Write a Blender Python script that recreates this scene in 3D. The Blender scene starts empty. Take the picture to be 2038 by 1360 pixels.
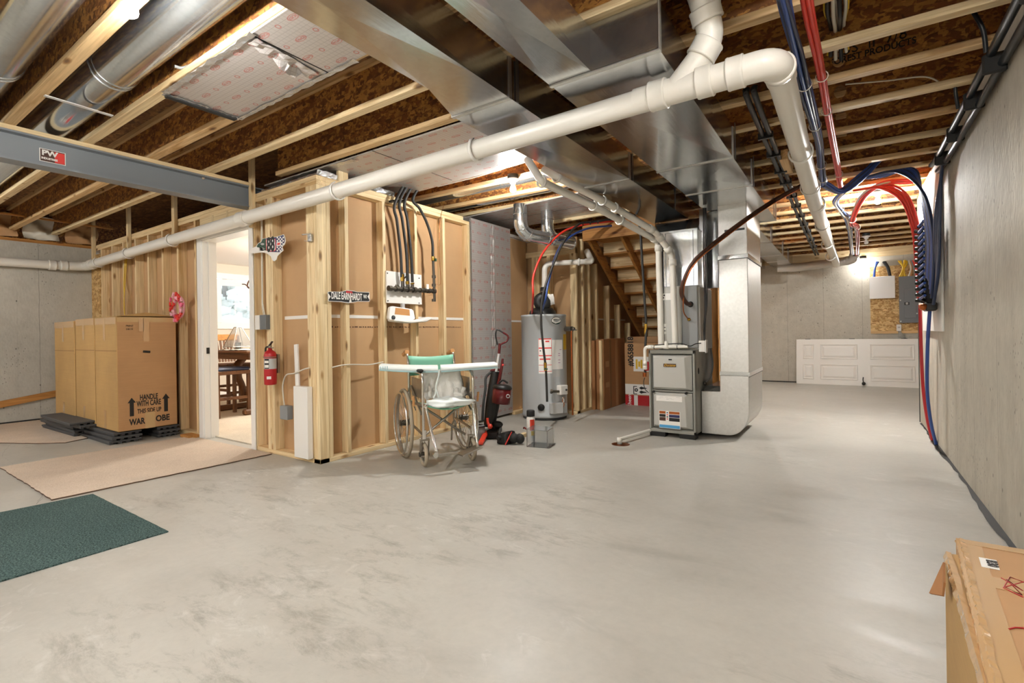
import bpy, math, random
from mathutils import Vector, Matrix
random.seed(11)
SC = bpy.context.scene
COL = SC.collection
PI = math.pi
# ---------------------------------------------------------------- camera (level, rolled 0.91 deg)
FPX, CX, CY, CH = 982.0, 1019.0, 663.0, 1.07
YAW, ROLL = math.radians(34.36), math.radians(-0.91)
FW = Vector((-math.sin(YAW), math.cos(YAW), 0))
_r = Vector((math.cos(YAW), math.sin(YAW), 0)); _u = Vector((0, 0, 1))
RT = _r*math.cos(ROLL) + _u*math.sin(ROLL)
UP = -_r*math.sin(ROLL) + _u*math.cos(ROLL)
EYE = Vector((0, 0, CH))
def ray(u, v): return FW + RT*((u-CX)/FPX) + UP*((CY-v)/FPX)
def fx(u, v, X): d = ray(u, v); return EYE + d*(X/d.x)          # photo point on the plane x = X
def fy(u, v, Y): d = ray(u, v); return EYE + d*(Y/d.y)
def fz(u, v, Z=0.0): d = ray(u, v); return EYE + d*((Z-CH)/d.z)
def fd(u, v, dist): return EYE + ray(u, v)*dist
def depth(p): return (Vector(p)-EYE).dot(FW)
cd = bpy.data.cameras.new('camera'); cam = bpy.data.objects.new('camera', cd); COL.objects.link(cam)
cd.sensor_width = 36; cd.lens = 36*FPX/2038; cd.shift_y = -(680-CY)/2038; cd.clip_start = 0.02; cd.clip_end = 200
cam.matrix_world = Matrix(((RT.x, UP.x, -FW.x, 0), (RT.y, UP.y, -FW.y, 0), (RT.z, UP.z, -FW.z, CH), (0, 0, 0, 1)))
SC.camera = cam
SC.view_settings.view_transform = 'Standard'; SC.view_settings.look = 'None'
SC.view_settings.gamma = 1; SC.view_settings.use_curve_mapping = False
SC.view_settings.exposure = 0.95
try:
    SC.cycles.use_denoising = True; SC.cycles.max_bounces = 7; SC.cycles.diffuse_bounces = 4; SC.cycles.glossy_bounces = 4
    SC.cycles.transmission_bounces = 5; SC.cycles.transparent_max_bounces = 8
    SC.cycles.caustics_reflective = False; SC.cycles.caustics_refractive = False; SC.cycles.sample_clamp_indirect = 6
except Exception: pass

# ---------------------------------------------------------------- mesh builder
ORG = {}
def V(*a): return Vector(a[0] if len(a) == 1 else a)
def frame(d, up=(0, 0, 1)):
    d = V(d).normalized(); up = V(up)
    if abs(d.dot(up.normalized())) > 0.98: up = V(1, 0, 0) if abs(d.x) < 0.9 else V(0, 1, 0)
    s = d.cross(up).normalized(); return d, s, s.cross(d).normalized()
def spl(pts, n=8):
    P = [V(p) for p in pts]
    if len(P) < 3: return P
    P = [P[0]*2-P[1]] + P + [P[-1]*2-P[-2]]; out = []
    for i in range(1, len(P)-2):
        a, b, c, d = P[i-1:i+3]
        for k in range(n):
            t = k/n
            out.append(0.5*((2*b)+(c-a)*t+(2*a-5*b+4*c-d)*t*t+(3*b-a-3*c+d)*t**3))
    out.append(P[-2]); return out
def fil(pts, r, n=6):                      # polyline with rounded corners
    P = [V(p) for p in pts]; out = [P[0]]
    for i in range(1, len(P)-1):
        a, b, c = P[i-1:i+2]; da, dc = a-b, c-b
        k = min(r, da.length*.48, dc.length*.48); s, e = b+da.normalized()*k, b+dc.normalized()*k
        for j in range(n+1):
            t = j/n; out.append(s*(1-t)**2+b*2*t*(1-t)+e*t*t)
    out.append(P[-1]); return out
class MB:
    def __init__(s): s.v = []; s.f = []; s.m = []; s.sm = []
    def add(s, vs, fs, mi=0, smooth=False):
        o = len(s.v); s.v += [V(p) for p in vs]
        for f in fs: s.f.append([i+o for i in f]); s.m.append(mi); s.sm.append(smooth)
        return s
    def box(s, x0, x1, y0, y1, z0, z1, mi=0):
        x0, x1 = sorted((x0, x1)); y0, y1 = sorted((y0, y1)); z0, z1 = sorted((z0, z1))
        return s.hexa([(x0,y0,z0),(x1,y0,z0),(x1,y1,z0),(x0,y1,z0),(x0,y0,z1),(x1,y0,z1),(x1,y1,z1),(x0,y1,z1)], mi)
    def hexa(s, p, mi=0):
        return s.add(p, [(3,2,1,0),(4,5,6,7),(0,1,5,4),(1,2,6,5),(2,3,7,6),(3,0,4,7)], mi)
    def obox(s, c, size, ax=(1,0,0), ay=(0,1,0), mi=0):
        ax = V(ax).normalized(); ay = V(ay); ay = (ay-ax*ay.dot(ax)).normalized(); az = ax.cross(ay); c = V(c)
        a, b, d = ax*size[0]/2, ay*size[1]/2, az*size[2]/2
        return s.hexa([c-a-b-d,c+a-b-d,c+a+b-d,c-a+b-d,c-a-b+d,c+a-b+d,c+a+b+d,c-a+b+d], mi)
    def bar(s, p, q, w, h, up=(0,0,1), mi=0):
        p, q = V(p), V(q); d, sd, u = frame(q-p, up)
        return s.obox((p+q)/2, ((q-p).length, w, h), d, sd, mi)
    def tube(s, pts, r, n=10, mi=0, cap=True, closed=False):
        P = [V(p) for p in pts]; R = r if isinstance(r, (list, tuple)) else [r]*len(P)
        d, sd, u = frame(P[1]-P[0]); vs = []; fs = []; N = len(P)
        for i, p in enumerate(P):
            if closed: t = (P[(i+1) % N]-P[i-1]).normalized()
            else: t = ((P[min(i+1, N-1)]-P[max(i-1, 0)])).normalized()
            sd = (sd-t*sd.dot(t)).normalized(); u = sd.cross(t)
            for k in range(n):
                a = 2*PI*k/n; vs.append(p+(sd*math.cos(a)+u*math.sin(a))*R[i])
        for i in range(N if closed else N-1):
            j = (i+1) % N
            for k in range(n): fs.append((i*n+k, i*n+(k+1) % n, j*n+(k+1) % n, j*n+k))
        s.add(vs, fs, mi, True)
        if cap and not closed:
            s.add(vs[:n], [tuple(range(n))], mi); s.add(vs[-n:], [tuple(reversed(range(n)))], mi)
        return s
    def lathe(s, prof, o=(0,0,0), ax=(0,0,1), n=24, mi=0, smooth=True):
        d, sd, u = frame(ax); o = V(o); vs = []; fs = []
        for r, h in prof:
            for k in range(n):
                a = 2*PI*k/n; vs.append(o+d*h+(sd*math.cos(a)+u*math.sin(a))*max(r, 1e-5))
        for i in range(len(prof)-1):
            for k in range(n): fs.append((i*n+k, i*n+(k+1) % n, (i+1)*n+(k+1) % n, (i+1)*n+k))
        return s.add(vs, fs, mi, smooth)
    def cyl(s, p, q, r, n=16, mi=0): return s.tube([p, q], r, n, mi)
    def prism(s, poly, o, ax, ay, dep, mi=0):   # polygon in plane (ax, ay) at o, thickness dep along ax x ay
        o, ax, ay = V(o), V(ax).normalized(), V(ay).normalized(); nz = ax.cross(ay).normalized()
        a = [o+ax*x+ay*y for x, y in poly]; b = [p+nz*dep for p in a]; n = len(a)
        return s.add(a+b, [tuple(reversed(range(n))), tuple(range(n, 2*n))]+[(i, (i+1) % n, n+(i+1) % n, n+i) for i in range(n)], mi)
    def grid(s, rows, mi=0, smooth=True):
        n = len(rows[0]); vs = [p for r in rows for p in r]
        return s.add(vs, [(i*n+j, i*n+j+1, (i+1)*n+j+1, (i+1)*n+j) for i in range(len(rows)-1) for j in range(n-1)], mi, smooth)
    def ball(s, c, r, n=12, mi=0, sc=(1,1,1)):
        rows = []; c = V(c)
        for i in range(n//2+1):
            a = -PI/2+PI*i/(n//2); rows.append([c+V(math.cos(a)*math.cos(2*PI*k/n)*sc[0], math.cos(a)*math.sin(2*PI*k/n)*sc[1], math.sin(a)*sc[2])*r for k in range(n+1)])
        return s.grid(rows, mi)
    def torus(s, c, ax, R, r, n=32, m=8, mi=0, a0=0, a1=2*PI):
        d, sd, u = frame(ax); c = V(c); cl = abs(a1-a0-2*PI) < 1e-6; N = n if cl else n+1
        return s.tube([c+(sd*math.cos(a0+(a1-a0)*k/n)+u*math.sin(a0+(a1-a0)*k/n))*R for k in range(N)], r, m, mi, closed=cl)
    def build(s, name, mats, parent=None, bev=0, solid=0, seg=1):
        org = ORG[parent.name] if parent else None
        if org is None:
            xs = [p.x for p in s.v]; ys = [p.y for p in s.v]; zs = [p.z for p in s.v]
            org = V((min(xs)+max(xs))/2, (min(ys)+max(ys))/2, min(zs))
        me = bpy.data.meshes.new(name); me.from_pydata([p-org for p in s.v], [], s.f)
        for mm in (mats if isinstance(mats, (list, tuple)) else [mats]): me.materials.append(mm)
        me.polygons.foreach_set('material_index', s.m); me.polygons.foreach_set('use_smooth', s.sm); me.update()
        ob = bpy.data.objects.new(name, me); COL.objects.link(ob); ORG[ob.name] = org
        if parent: ob.parent = parent
        else: ob.location = org
        if solid:
            md = ob.modifiers.new('s', 'SOLIDIFY'); md.thickness = solid; md.offset = 0
        if bev:
            md = ob.modifiers.new('b', 'BEVEL'); md.width = bev; md.segments = seg; md.limit_method = 'ANGLE'; md.angle_limit = 0.6
        return ob
def tag(o, label, cat, group=None):
    o['label'] = label; o['category'] = cat
    if group: o['group'] = group
    return o
def thing(name, label, cat, loc, group=None):
    o = bpy.data.objects.new(name, None); COL.objects.link(o); o.location = V(loc); o.empty_display_size = .05
    ORG[o.name] = V(loc); return tag(o, label, cat, group)
def struct(o): o['kind'] = 'structure'; return o
def B(*a): return MB().box(*a)
def text(body, parent, o, ax, ay, size, material, name='lettering', align='LEFT', sx=1.0, ext=0.0006, shear=0.0, bold=0.0):
    cu = bpy.data.curves.new('t', 'FONT'); cu.body = body; cu.size = size; cu.align_x = align; cu.align_y = 'CENTER'
    cu.extrude = ext; cu.shear = shear; cu.offset = bold; cu.resolution_u = 3
    t = bpy.data.objects.new('t', cu); COL.objects.link(t); bpy.context.view_layer.update()
    me = bpy.data.meshes.new_from_object(t.evaluated_get(bpy.context.evaluated_depsgraph_get()))
    bpy.data.objects.remove(t); bpy.data.curves.remove(cu)
    ax, ay, o = V(ax).normalized(), V(ay).normalized(), V(o); nz = ax.cross(ay)
    org = ORG[parent.name]
    for v in me.vertices: v.co = o+ax*v.co.x*sx+ay*v.co.y+nz*v.co.z-org
    me.materials.clear(); me.materials.append(material); me.name = name
    ob = bpy.data.objects.new(name, me); COL.objects.link(ob); ORG[ob.name] = org; ob.parent = parent
    return ob
def fit(body, par, a, b, nz, size, material, **kw):            # lettering stretched to run from point a to point b
    a, b = V(a), V(b); ax = (b-a).normalized(); ax.z = 0; o = text(body, par, (a+b)/2, ax, (0, 0, 1), size, material, align='CENTER', **kw)
    w = [(v.co+ORG[par.name]-(a+b)/2).dot(ax) for v in o.data.vertices]; k = (b-a).length/(max(w)-min(w)); c = ORG[par.name]
    for v in o.data.vertices: d = (v.co+c-(a+b)/2).dot(ax); v.co += ax*(d*k-d)
    return o
def dup(root, delta, label=None):          # copy a thing, its parts and their sub-parts
    def cp(o, par):
        c = o.copy(); COL.objects.link(c)
        if par: c.parent = par
        ORG[c.name] = ORG.get(o.name, V(0, 0, 0))
        for ch in [x for x in bpy.data.objects if x.parent == o]: cp(ch, c)
        return c
    r = cp(root, None); r.location = root.location+V(delta)
    if label: r['label'] = label
    return r

# ---------------------------------------------------------------- materials
def lin(c): return tuple((x/12.92 if x <= .04045 else ((x+.055)/1.055)**2.4) for x in c)
def hexc(h): return lin(tuple(int(h[i:i+2], 16)/255 for i in (0, 2, 4)))
class NT:
    def __init__(s, name):
        s.mat = bpy.data.materials.new(name); s.mat.use_nodes = True; s.t = s.mat.node_tree
        s.p = s.t.nodes['Principled BSDF']
    def n(s, typ, **kw):
        nd = s.t.nodes.new('ShaderNode'+typ)
        for k, v in kw.items():
            if k in nd.inputs.keys() or k.replace('_', ' ') in nd.inputs.keys(): s.set(nd, k.replace('_', ' ') if k not in nd.inputs.keys() else k, v)
            else: setattr(nd, k, v)
        return nd
    def set(s, nd, key, v):
        if hasattr(v, 'links') or isinstance(v, bpy.types.NodeSocket): s.t.links.new(v, nd.inputs[key])
        else: nd.inputs[key].default_value = v
    def P(s, **kw):
        for k, v in kw.items(): s.set(s.p, k.replace('_', ' '), v)
        return s
    def coord(s, scale=(1, 1, 1), rnd=True):
        tc = s.n('TexCoord').outputs['Object']
        if rnd:
            r = s.n('ObjectInfo').outputs['Random']
            a = s.n('VectorMath', operation='MULTIPLY'); s.t.links.new(r, a.inputs[0]); a.inputs[1].default_value = (37.3, 53.1, 71.7)
            b = s.n('VectorMath', operation='ADD'); s.t.links.new(tc, b.inputs[0]); s.t.links.new(a.outputs[0], b.inputs[1]); tc = b.outputs[0]
        m = s.n('VectorMath', operation='MULTIPLY'); s.t.links.new(tc, m.inputs[0]); m.inputs[1].default_value = scale
        return m.outputs[0]
    def noise(s, vec, scale=5, detail=4, rough=.55, dist=0):
        nd = s.n('TexNoise', Scale=scale, Detail=detail, Roughness=rough, Distortion=dist); s.t.links.new(vec, nd.inputs['Vector']); return nd.outputs['Fac']
    def voro(s, vec, scale=5, feature='F1', rnd=1.0):
        nd = s.n('TexVoronoi', feature=feature, Scale=scale, Randomness=rnd); s.t.links.new(vec, nd.inputs['Vector']); return nd
    def ramp(s, fac, stops, interp='LINEAR'):
        nd = s.n('ValToRGB'); e = nd.color_ramp.elements; nd.color_ramp.interpolation = interp
        while len(e) < len(stops): e.new(.5)
        for el, (p, c) in zip(e, stops): el.position = p; el.color = (*c, 1) if not isinstance(c, (int, float)) else (c, c, c, 1)
        s.t.links.new(fac, nd.inputs[0]); return nd.outputs[0]
    def mix(s, fac, a, b, mode='MIX'):
        nd = s.n('MixRGB', blend_type=mode)
        for i, v in enumerate((fac, a, b)):
            if isinstance(v, bpy.types.NodeSocket): s.t.links.new(v, nd.inputs[i])
            else: nd.inputs[i].default_value = v if i == 0 or len(v) == 4 else (*v, 1)
        return nd.outputs[0]
    def math(s, op, a, b=0.0, c=0.0, clamp=False):
        nd = s.n('Math', operation=op, use_clamp=clamp)
        for i, v in enumerate((a, b, c)):
            if isinstance(v, bpy.types.NodeSocket): s.t.links.new(v, nd.inputs[i])
            else: nd.inputs[i].default_value = v
        return nd.outputs[0]
    def xyz(s, vec):
        nd = s.n('SeparateXYZ'); s.t.links.new(vec, nd.inputs[0]); return nd.outputs
    def bump(s, h, strength=.2, dist=.01):
        nd = s.n('Bump', Strength=strength, Distance=dist); s.t.links.new(h, nd.inputs['Height']); s.t.links.new(nd.outputs[0], s.p.inputs['Normal'])
def plain(name, col, rough=.5, metal=0.0, var=.0, spec=None, coat=0):
    m = NT(name); c = hexc(col) if isinstance(col, str) else col
    if var:
        f = m.noise(m.coord(), 14, 5); f2 = m.ramp(f, [(.3, tuple(x*(1-var) for x in c)), (.7, tuple(min(1, x*(1+var)) for x in c))])
        m.P(Base_Color=f2)
    else: m.P(Base_Color=(*c, 1))
    m.P(Roughness=rough, Metallic=metal)
    if coat: m.P(Coat_Weight=coat)
    return m.mat
def wood(name, axis, a, b, dark=1.0, knots=True):
    m = NT(name); sc = [16, 16, 16]; sc[axis] = .9
    c = m.coord(tuple(sc)); n1 = m.noise(c, 1.0, 5, .6, 1.2)
    col = m.ramp(n1, [(.28, hexc(b)), (.5, hexc(a)), (.72, tuple(min(1, x*1.12) for x in hexc(a)))])
    sc2 = [90, 90, 90]; sc2[axis] = 2.5; n2 = m.noise(m.coord(tuple(sc2)), 1, 2)
    col = m.mix(.28, col, m.ramp(n2, [(.35, tuple(x*.62 for x in hexc(b))), (.6, (1, 1, 1))]), 'MULTIPLY')
    rnd = m.n('ObjectInfo').outputs['Random']
    col = m.mix(1.0, col, m.ramp(rnd, [(0, (.86*dark, .82*dark, .76*dark)), (.5, (dark, dark*.985, dark*.95)), (1, (1.0*dark, .93*dark, .84*dark))]), 'MULTIPLY')
    if knots:
        sk = [9, 9, 9]; sk[axis] = 3.2
        v = m.voro(m.coord(tuple(sk)), 1.0); d = m.ramp(v.outputs['Distance'], [(.07, (.14, .06, .02)), (.12, (.5, .33, .18)), (.19, (1, 1, 1))])
        col = m.mix(.85, col, d, 'MULTIPLY')
    m.P(Base_Color=col, Roughness=.62); m.bump(n2, .12, .003); return m.mat
def osb(name, c0, c1, c2, sc=1.0):
    m = NT(name); co = m.coord((1, 1, 1))
    outs = []
    for k, rot in enumerate((0.5, 1.9, 2.7)):
        mp = m.n('Mapping', Rotation=(rot*.9, rot, rot*1.3), Scale=(9*sc, 26*sc, 22*sc)); m.t.links.new(co, mp.inputs['Vector'])
        v = m.voro(mp.outputs[0], 1.0); outs.append(m.n('SeparateColor').outputs[0]); m.t.links.new(v.outputs['Color'], m.t.nodes[-1].inputs[0])
    sel = m.noise(co, 11*sc, 3); sel2 = m.noise(co, 17*sc, 2)
    f = m.mix(m.ramp(sel, [(.47, 0), (.53, 1)]), outs[0], outs[1]); f = m.mix(m.ramp(sel2, [(.5, 0), (.56, 1)]), f, outs[2])
    col = m.ramp(f, [(.0, hexc(c0)), (.45, hexc(c1)), (.8, hexc(c2)), (1, tuple(x*1.15 for x in hexc(c2)))])
    gr = m.noise(m.coord((30, 90, 90)), 1, 3); col = m.mix(.35, col, m.ramp(gr, [(.35, .45), (.6, 1.0)]), 'MULTIPLY')
    m.P(Base_Color=col, Roughness=.6); m.bump(f, .25, .004); return m.mat
M = {}
for i, ax in enumerate('xyz'):
    M['pine_'+ax] = wood('pine_'+ax, i, 'EDD9B0', 'D3B381'); M['pinef_'+ax] = wood('pine_flange_'+ax, i, 'E4C697', 'C39A63')
    M['oak_'+ax] = wood('dark_oak_'+ax, i, '6E4A2C', '4A2E1A', 1, False)
    M['amber_'+ax] = wood('amber_pine_'+ax, i, 'C9924F', 'A26B32')
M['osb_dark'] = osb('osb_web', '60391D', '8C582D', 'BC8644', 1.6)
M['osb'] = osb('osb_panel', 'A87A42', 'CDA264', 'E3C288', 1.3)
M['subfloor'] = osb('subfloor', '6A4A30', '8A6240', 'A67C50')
def concrete_floor():
    m = NT('concrete_floor'); c = m.coord((1, 1, 1), False)
    a = m.noise(c, .7, 5, .6, .6); b = m.noise(m.coord((1.5, 3.2, 1), False), 1.0, 5, .55, .8); d = m.noise(c, 30, 5, .6)
    col = m.ramp(a, [(.3, hexc('A5A198')), (.5, hexc('B3AFA6')), (.72, hexc('BDB9AF'))])
    col = m.mix(.4, col, m.ramp(b, [(.28, hexc('99958C')), (.46, hexc('B3AFA6')), (.7, hexc('C1BDB3'))]))
    st = m.noise(m.coord((1.4, 3.4, 1), False), 2.6, 9, .8, .35); reg = m.noise(m.coord((.5, .5, 1), False), 1.3, 3)
    stm = m.math('MULTIPLY', m.ramp(st, [(.5, 0), (.66, 1)]), m.ramp(reg, [(.5, 0), (.62, 1)]))
    col = m.mix(m.math('MULTIPLY', stm, .62), col, (*hexc('807B70'), 1))
    wh = m.noise(m.coord((1.6, 2.6, 1), False), 3.1, 7, .7, .8); whr = m.noise(c, 1.3, 2)
    col = m.mix(m.math('MULTIPLY', m.math('MULTIPLY', m.ramp(wh, [(.54, 0), (.66, 1)]), m.ramp(whr, [(.52, 0), (.6, 1)])), .45), col, (*hexc('D2CFC8'), 1))
    col = m.mix(.16, col, m.ramp(d, [(.3, .6), (.65, 1.0)]), 'MULTIPLY')
    sp = m.voro(m.coord((1, 1, 1), False), 3.2); spm = m.math('MULTIPLY', m.ramp(sp.outputs['Distance'], [(.018, 1), (.026, 0)]), m.math('GREATER_THAN', m.noise(c, 1.7, 2), .52))
    col = m.mix(spm, col, (.85, .84, .8, 1))
    sp = m.voro(m.coord((1, 1, 1), True), 4.1); spm = m.math('MULTIPLY', m.ramp(sp.outputs['Distance'], [(.014, 1), (.02, 0)]), m.math('GREATER_THAN', m.noise(c, 2.1, 2), .54))
    col = m.mix(spm, col, (.06, .05, .04, 1))
    m.P(Base_Color=col, Roughness=m.ramp(b, [(.3, .34), (.7, .52)]), Specular_IOR_Level=.45); m.bump(m.mix(.7, b, d), .04, .008); return m.mat
M['floor'] = concrete_floor()
def concrete_wall(name, horiz, tint=(1, 1, 1), fine=.2, streak=.5):
    m = NT(name); c = m.coord((1, 1, 1), False); x = m.xyz(c)[horiz]
    n = m.noise(m.coord((6, 6, 1.3), False), 1, 6, .65, .4); l = m.noise(c, .9, 5, .6); k = m.noise(c, 9, 6, .7)
    col = m.ramp(l, [(.3, hexc('A9A59B')), (.5, hexc('BDB8AC')), (.7, hexc('CDC7BA'))])
    col = m.mix(streak*.6, col, m.ramp(n, [(.3, hexc('9A9488')), (.5, hexc('BDB7AA')), (.7, hexc('D2CCBF'))]))
    col = m.mix(.35, col, m.ramp(k, [(.3, hexc('A8A297')), (.6, hexc('C8C2B6'))]))
    w = m.math('ADD', x, m.math('MULTIPLY', m.noise(c, 3, 3), .02))
    fr = m.math('FRACT', m.math('DIVIDE', w, .61)); ln = m.math('LESS_THAN', m.math('ABSOLUTE', m.math('SUBTRACT', fr, .5)), .004)
    fr2 = m.math('FRACT', m.math('DIVIDE', w, fine)); ln2 = m.math('LESS_THAN', m.math('ABSOLUTE', m.math('SUBTRACT', fr2, .5)), .012)
    brk = m.ramp(m.noise(m.coord((3, 3, 1.2), False), 2.2, 4), [(.45, 0), (.58, 1)])
    col = m.mix(m.math('MULTIPLY', ln, .6), col, (*hexc('5A554D'), 1)); col = m.mix(m.math('MULTIPLY', m.math('MULTIPLY', ln2, brk), .45*streak), col, (*hexc('7A7368'), 1))
    po = m.voro(m.coord((1, 1, .5), False), 42); pm = m.noise(c, 2.6, 4, .6)
    col = m.mix(m.math('MULTIPLY', m.ramp(po.outputs['Distance'], [(.12, 1), (.2, 0)]), m.ramp(pm, [(.5, 0), (.6, .85)])), col, (*hexc('6A6358'), 1))
    p2 = m.voro(m.coord((1, 1, .6), False), 9); col = m.mix(m.ramp(p2.outputs['Distance'], [(.05, .8), (.075, 0)]), col, (*hexc('544D44'), 1))
    m.P(Base_Color=m.mix(1, col, (*tint, 1), 'MULTIPLY'), Roughness=.72); m.bump(m.mix(.5, k, po.outputs['Distance']), .3, .01); return m.mat
M['conc_y'] = concrete_wall('concrete_wall_right', 1, (1, .985, .95), .13, .9); M['conc_x'] = concrete_wall('concrete_wall_back', 0, (1, 1, .99), .3, .4); M['conc_l'] = concrete_wall('concrete_wall_left', 1, (.96, .98, 1.0), .5, .25)
def galv(name='galvanized', base='C9CBCB', rough=.17):
    m = NT(name); c = m.coord((1, 1, 1)); v = m.voro(c, 55); sc = m.n('SeparateColor'); m.t.links.new(v.outputs['Color'], sc.inputs[0])
    n = m.noise(c, 2.2, 3); s = m.noise(m.coord((40, 3, 40)), 1, 3)
    col = m.mix(.16, (*hexc(base), 1), m.ramp(sc.outputs[0], [(0, .55), (1, 1.0)]), 'MULTIPLY')
    r = m.math('ADD', m.math('MULTIPLY', n, .16), rough-.08)
    m.P(Base_Color=col, Metallic=.95, Roughness=r); m.bump(m.mix(.5, n, s), .035, .02); return m.mat
M['galv'] = galv(); M['galv_bright'] = galv('galvanized_round', 'D6DADC', .15); M['galv_matte'] = galv('galvanized_matte', 'D3D2CE', .38)
def foil():
    m = NT('printed_foil'); c = m.coord((1, 1, 1), False); x, y, z = m.xyz(c)
    # in-plane coords: use x+z mix so that it works on walls and ceilings
    def cell(a, s, off=0.0): return m.math('SUBTRACT', m.math('FRACT', m.math('ADD', m.math('DIVIDE', a, s), off)), .5)
    a = m.math('ADD', x, m.math('MULTIPLY', z, .0)); nrm = m.n('NewGeometry').outputs['Normal']; nz = m.math('ABSOLUTE', m.xyz(nrm)[2])
    isc = m.math('GREATER_THAN', nz, .5)
    p = m.math('ADD', m.math('MULTIPLY', isc, x), m.math('MULTIPLY', m.math('SUBTRACT', 1, isc), y))
    q = m.math('ADD', m.math('MULTIPLY', isc, y), m.math('MULTIPLY', m.math('SUBTRACT', 1, isc), z))
    g = m.math('MAXIMUM', m.math('GREATER_THAN', m.math('ABSOLUTE', cell(p, .026)), .45), m.math('GREATER_THAN', m.math('ABSOLUTE', cell(q, .026)), .45))
    row = m.math('FLOOR', m.math('DIVIDE', q, .115)); off = m.math('MULTIPLY', m.math('MODULO', row, 2), .5)
    px_ = cell(p, .24, off); qy = cell(q, .115)
    r = m.math('SQRT', m.math('ADD', m.math('POWER', m.math('MULTIPLY', px_, 1.0), 2), m.math('POWER', m.math('MULTIPLY', qy, 1.15), 2)))
    ring = m.math('LESS_THAN', m.math('ABSOLUTE', m.math('SUBTRACT', r, .15)), .018)
    tx = m.noise(m.coord((130, 130, 130), False), 1, 1); bar = m.math('MULTIPLY', m.math('LESS_THAN', m.math('ABSOLUTE', qy), .07), m.math('LESS_THAN', m.math('ABSOLUTE', px_), .13))
    bar = m.math('MULTIPLY', bar, m.math('GREATER_THAN', tx, .47)); px2 = cell(p, .24, m.math('ADD', off, .5))
    d2 = m.math('SQRT', m.math('ADD', m.math('POWER', px2, 2), m.math('POWER', m.math('MULTIPLY', qy, .48), 2)))
    dot = m.math('LESS_THAN', m.math('ABSOLUTE', m.math('SUBTRACT', d2, .05)), .014)
    red = m.math('MAXIMUM', m.math('MAXIMUM', ring, bar), dot)
    col = m.mix(m.math('MULTIPLY', g, .38), (*hexc('C4BFBB'), 1), (*hexc('7C7773'), 1)); col = m.mix(m.math('MULTIPLY', red, .62), col, (*hexc('B4422E'), 1))
    n = m.noise(c, 3, 4)
    m.P(Base_Color=col, Metallic=m.math('SUBTRACT', .42, m.math('MULTIPLY', red, .3)), Roughness=m.math('ADD', .28, m.math('MULTIPLY', n, .2))); m.bump(n, .05, .02); return m.mat
M['foil'] = foil()
def crinkle(name, base, metal=.9, rough=.22, sc=30):
    m = NT(name); v = m.noise(m.coord((1, 1, 1)), sc, 5, .7, 1.5); m.P(Base_Color=(*hexc(base), 1), Metallic=metal, Roughness=rough); m.bump(v, .7, .01); return m.mat
M['foiltape'] = crinkle('foil_tape', 'DDE0E2'); M['flexwrap'] = crinkle('silver_flex_wrap', 'D9D6D2', .5, .35, 40); M['plasticbag'] = crinkle('translucent_bag', 'E6E3DC', 0, .3, 14)
def card(name, base, var=.08, flute=.12):
    m = NT(name); c = m.coord((1, 1, 1)); n = m.noise(c, 3, 5); fl = m.noise(m.coord((3, 3, 160)), 1, 2); b = hexc(base)
    col = m.ramp(n, [(.3, tuple(x*(1-var) for x in b)), (.7, tuple(min(1, x*(1+var)) for x in b))]); col = m.mix(flute, col, m.ramp(fl, [(.4, .6), (.6, 1.0)]), 'MULTIPLY')
    m.P(Base_Color=col, Roughness=.75); return m.mat
M['card'] = card('cardboard', 'BE9468'); M['card_y'] = card('cardboard_tan', 'B9955F'); M['card_d'] = card('cardboard_brown', 'A67448'); M['card_in'] = card('cardboard_edge', '8E6A42')
M['drypaper'] = card('drywall_back_paper', 'BF9A70', .05, .02)
def rug(name, a, b, sc=220):
    m = NT(name); c = m.coord((1, 1, 1), False); n = m.noise(c, sc, 3, .7); l = m.noise(c, 2.5, 4); col = m.ramp(n, [(.35, hexc(a)), (.65, hexc(b))])
    col = m.mix(.35, col, m.ramp(l, [(.3, .62), (.7, 1.0)]), 'MULTIPLY'); m.P(Base_Color=col, Roughness=.95, Specular_IOR_Level=.1); m.bump(n, .6, .006); return m.mat
M['rug_pink'] = rug('beige_pink_carpet', 'C6B29E', 'DFCFBD', 160); M['mat_green'] = rug('dark_green_mat', '1E2C2C', '617774', 130); M['rug_edge'] = plain('carpet_backing', '5E4A3B', .9)
M['room_carpet'] = rug('room_carpet', 'C6BBA8', 'DDD3C3', 120)
for k, a in dict(pvc=('E9E5DC', .32), pvc_cut=('D8D3C8', .4), white=('EDEAE4', .38), whitegloss=('F2F1EE', .25), wall_paint=('D9CFC0', .6), ceil_paint=('F2EFEA', .7), steel=('868C92', .45), steel_dark=('3C3F40', .5), pipe_black=('1C2126', .35),
        black=('161616', .42), blackmatte=('1E1D1C', .7), rubber=('23211F', .55), tyre=('A79A86', .7), grey_heater=('B6BABC', .36), furnace=('BAB9B3', .36), furnace_dark=('96968F', .42), panelgrey=('6A6E72', .4), red=('B8242A', .35),
        redtube=('D83A2C', .35), darkred=('5A1418', .25), bluetube=('2F4B8E', .35), darkblue=('26324F', .4), orange=('D9402A', .4), yellow=('E0B92A', .4), greenlogo=('1E4634', .4), mint=('7FBFA2', .5), paper=('EFEDE8', .6),
        ink=('191817', .6), grey=('8E9090', .5), lightgrey=('BDBDBB', .5), plank=('4A4B4D', .65), tan=('C58F5A', .5), foam=('E9EFEC', .55), foamblue=('A9CBD0', .6), silver=('D7D7D5', .3), tape=('C8A878', .18), brown=('4A2A1A', .5),
        pink=('E46A8C', .45), palepink=('F2B6C2', .45), coral=('E23F38', .4), mauve=('B57AA8', .45), cable=('D8D2C4', .5), skyb=('4FA3D8', .4), wire_or=('B8672A', .5), window_snow=('F2F4F6', .8), navy=('2B2C5A', .4)).items():
    M[k] = plain(k, *a)
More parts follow.
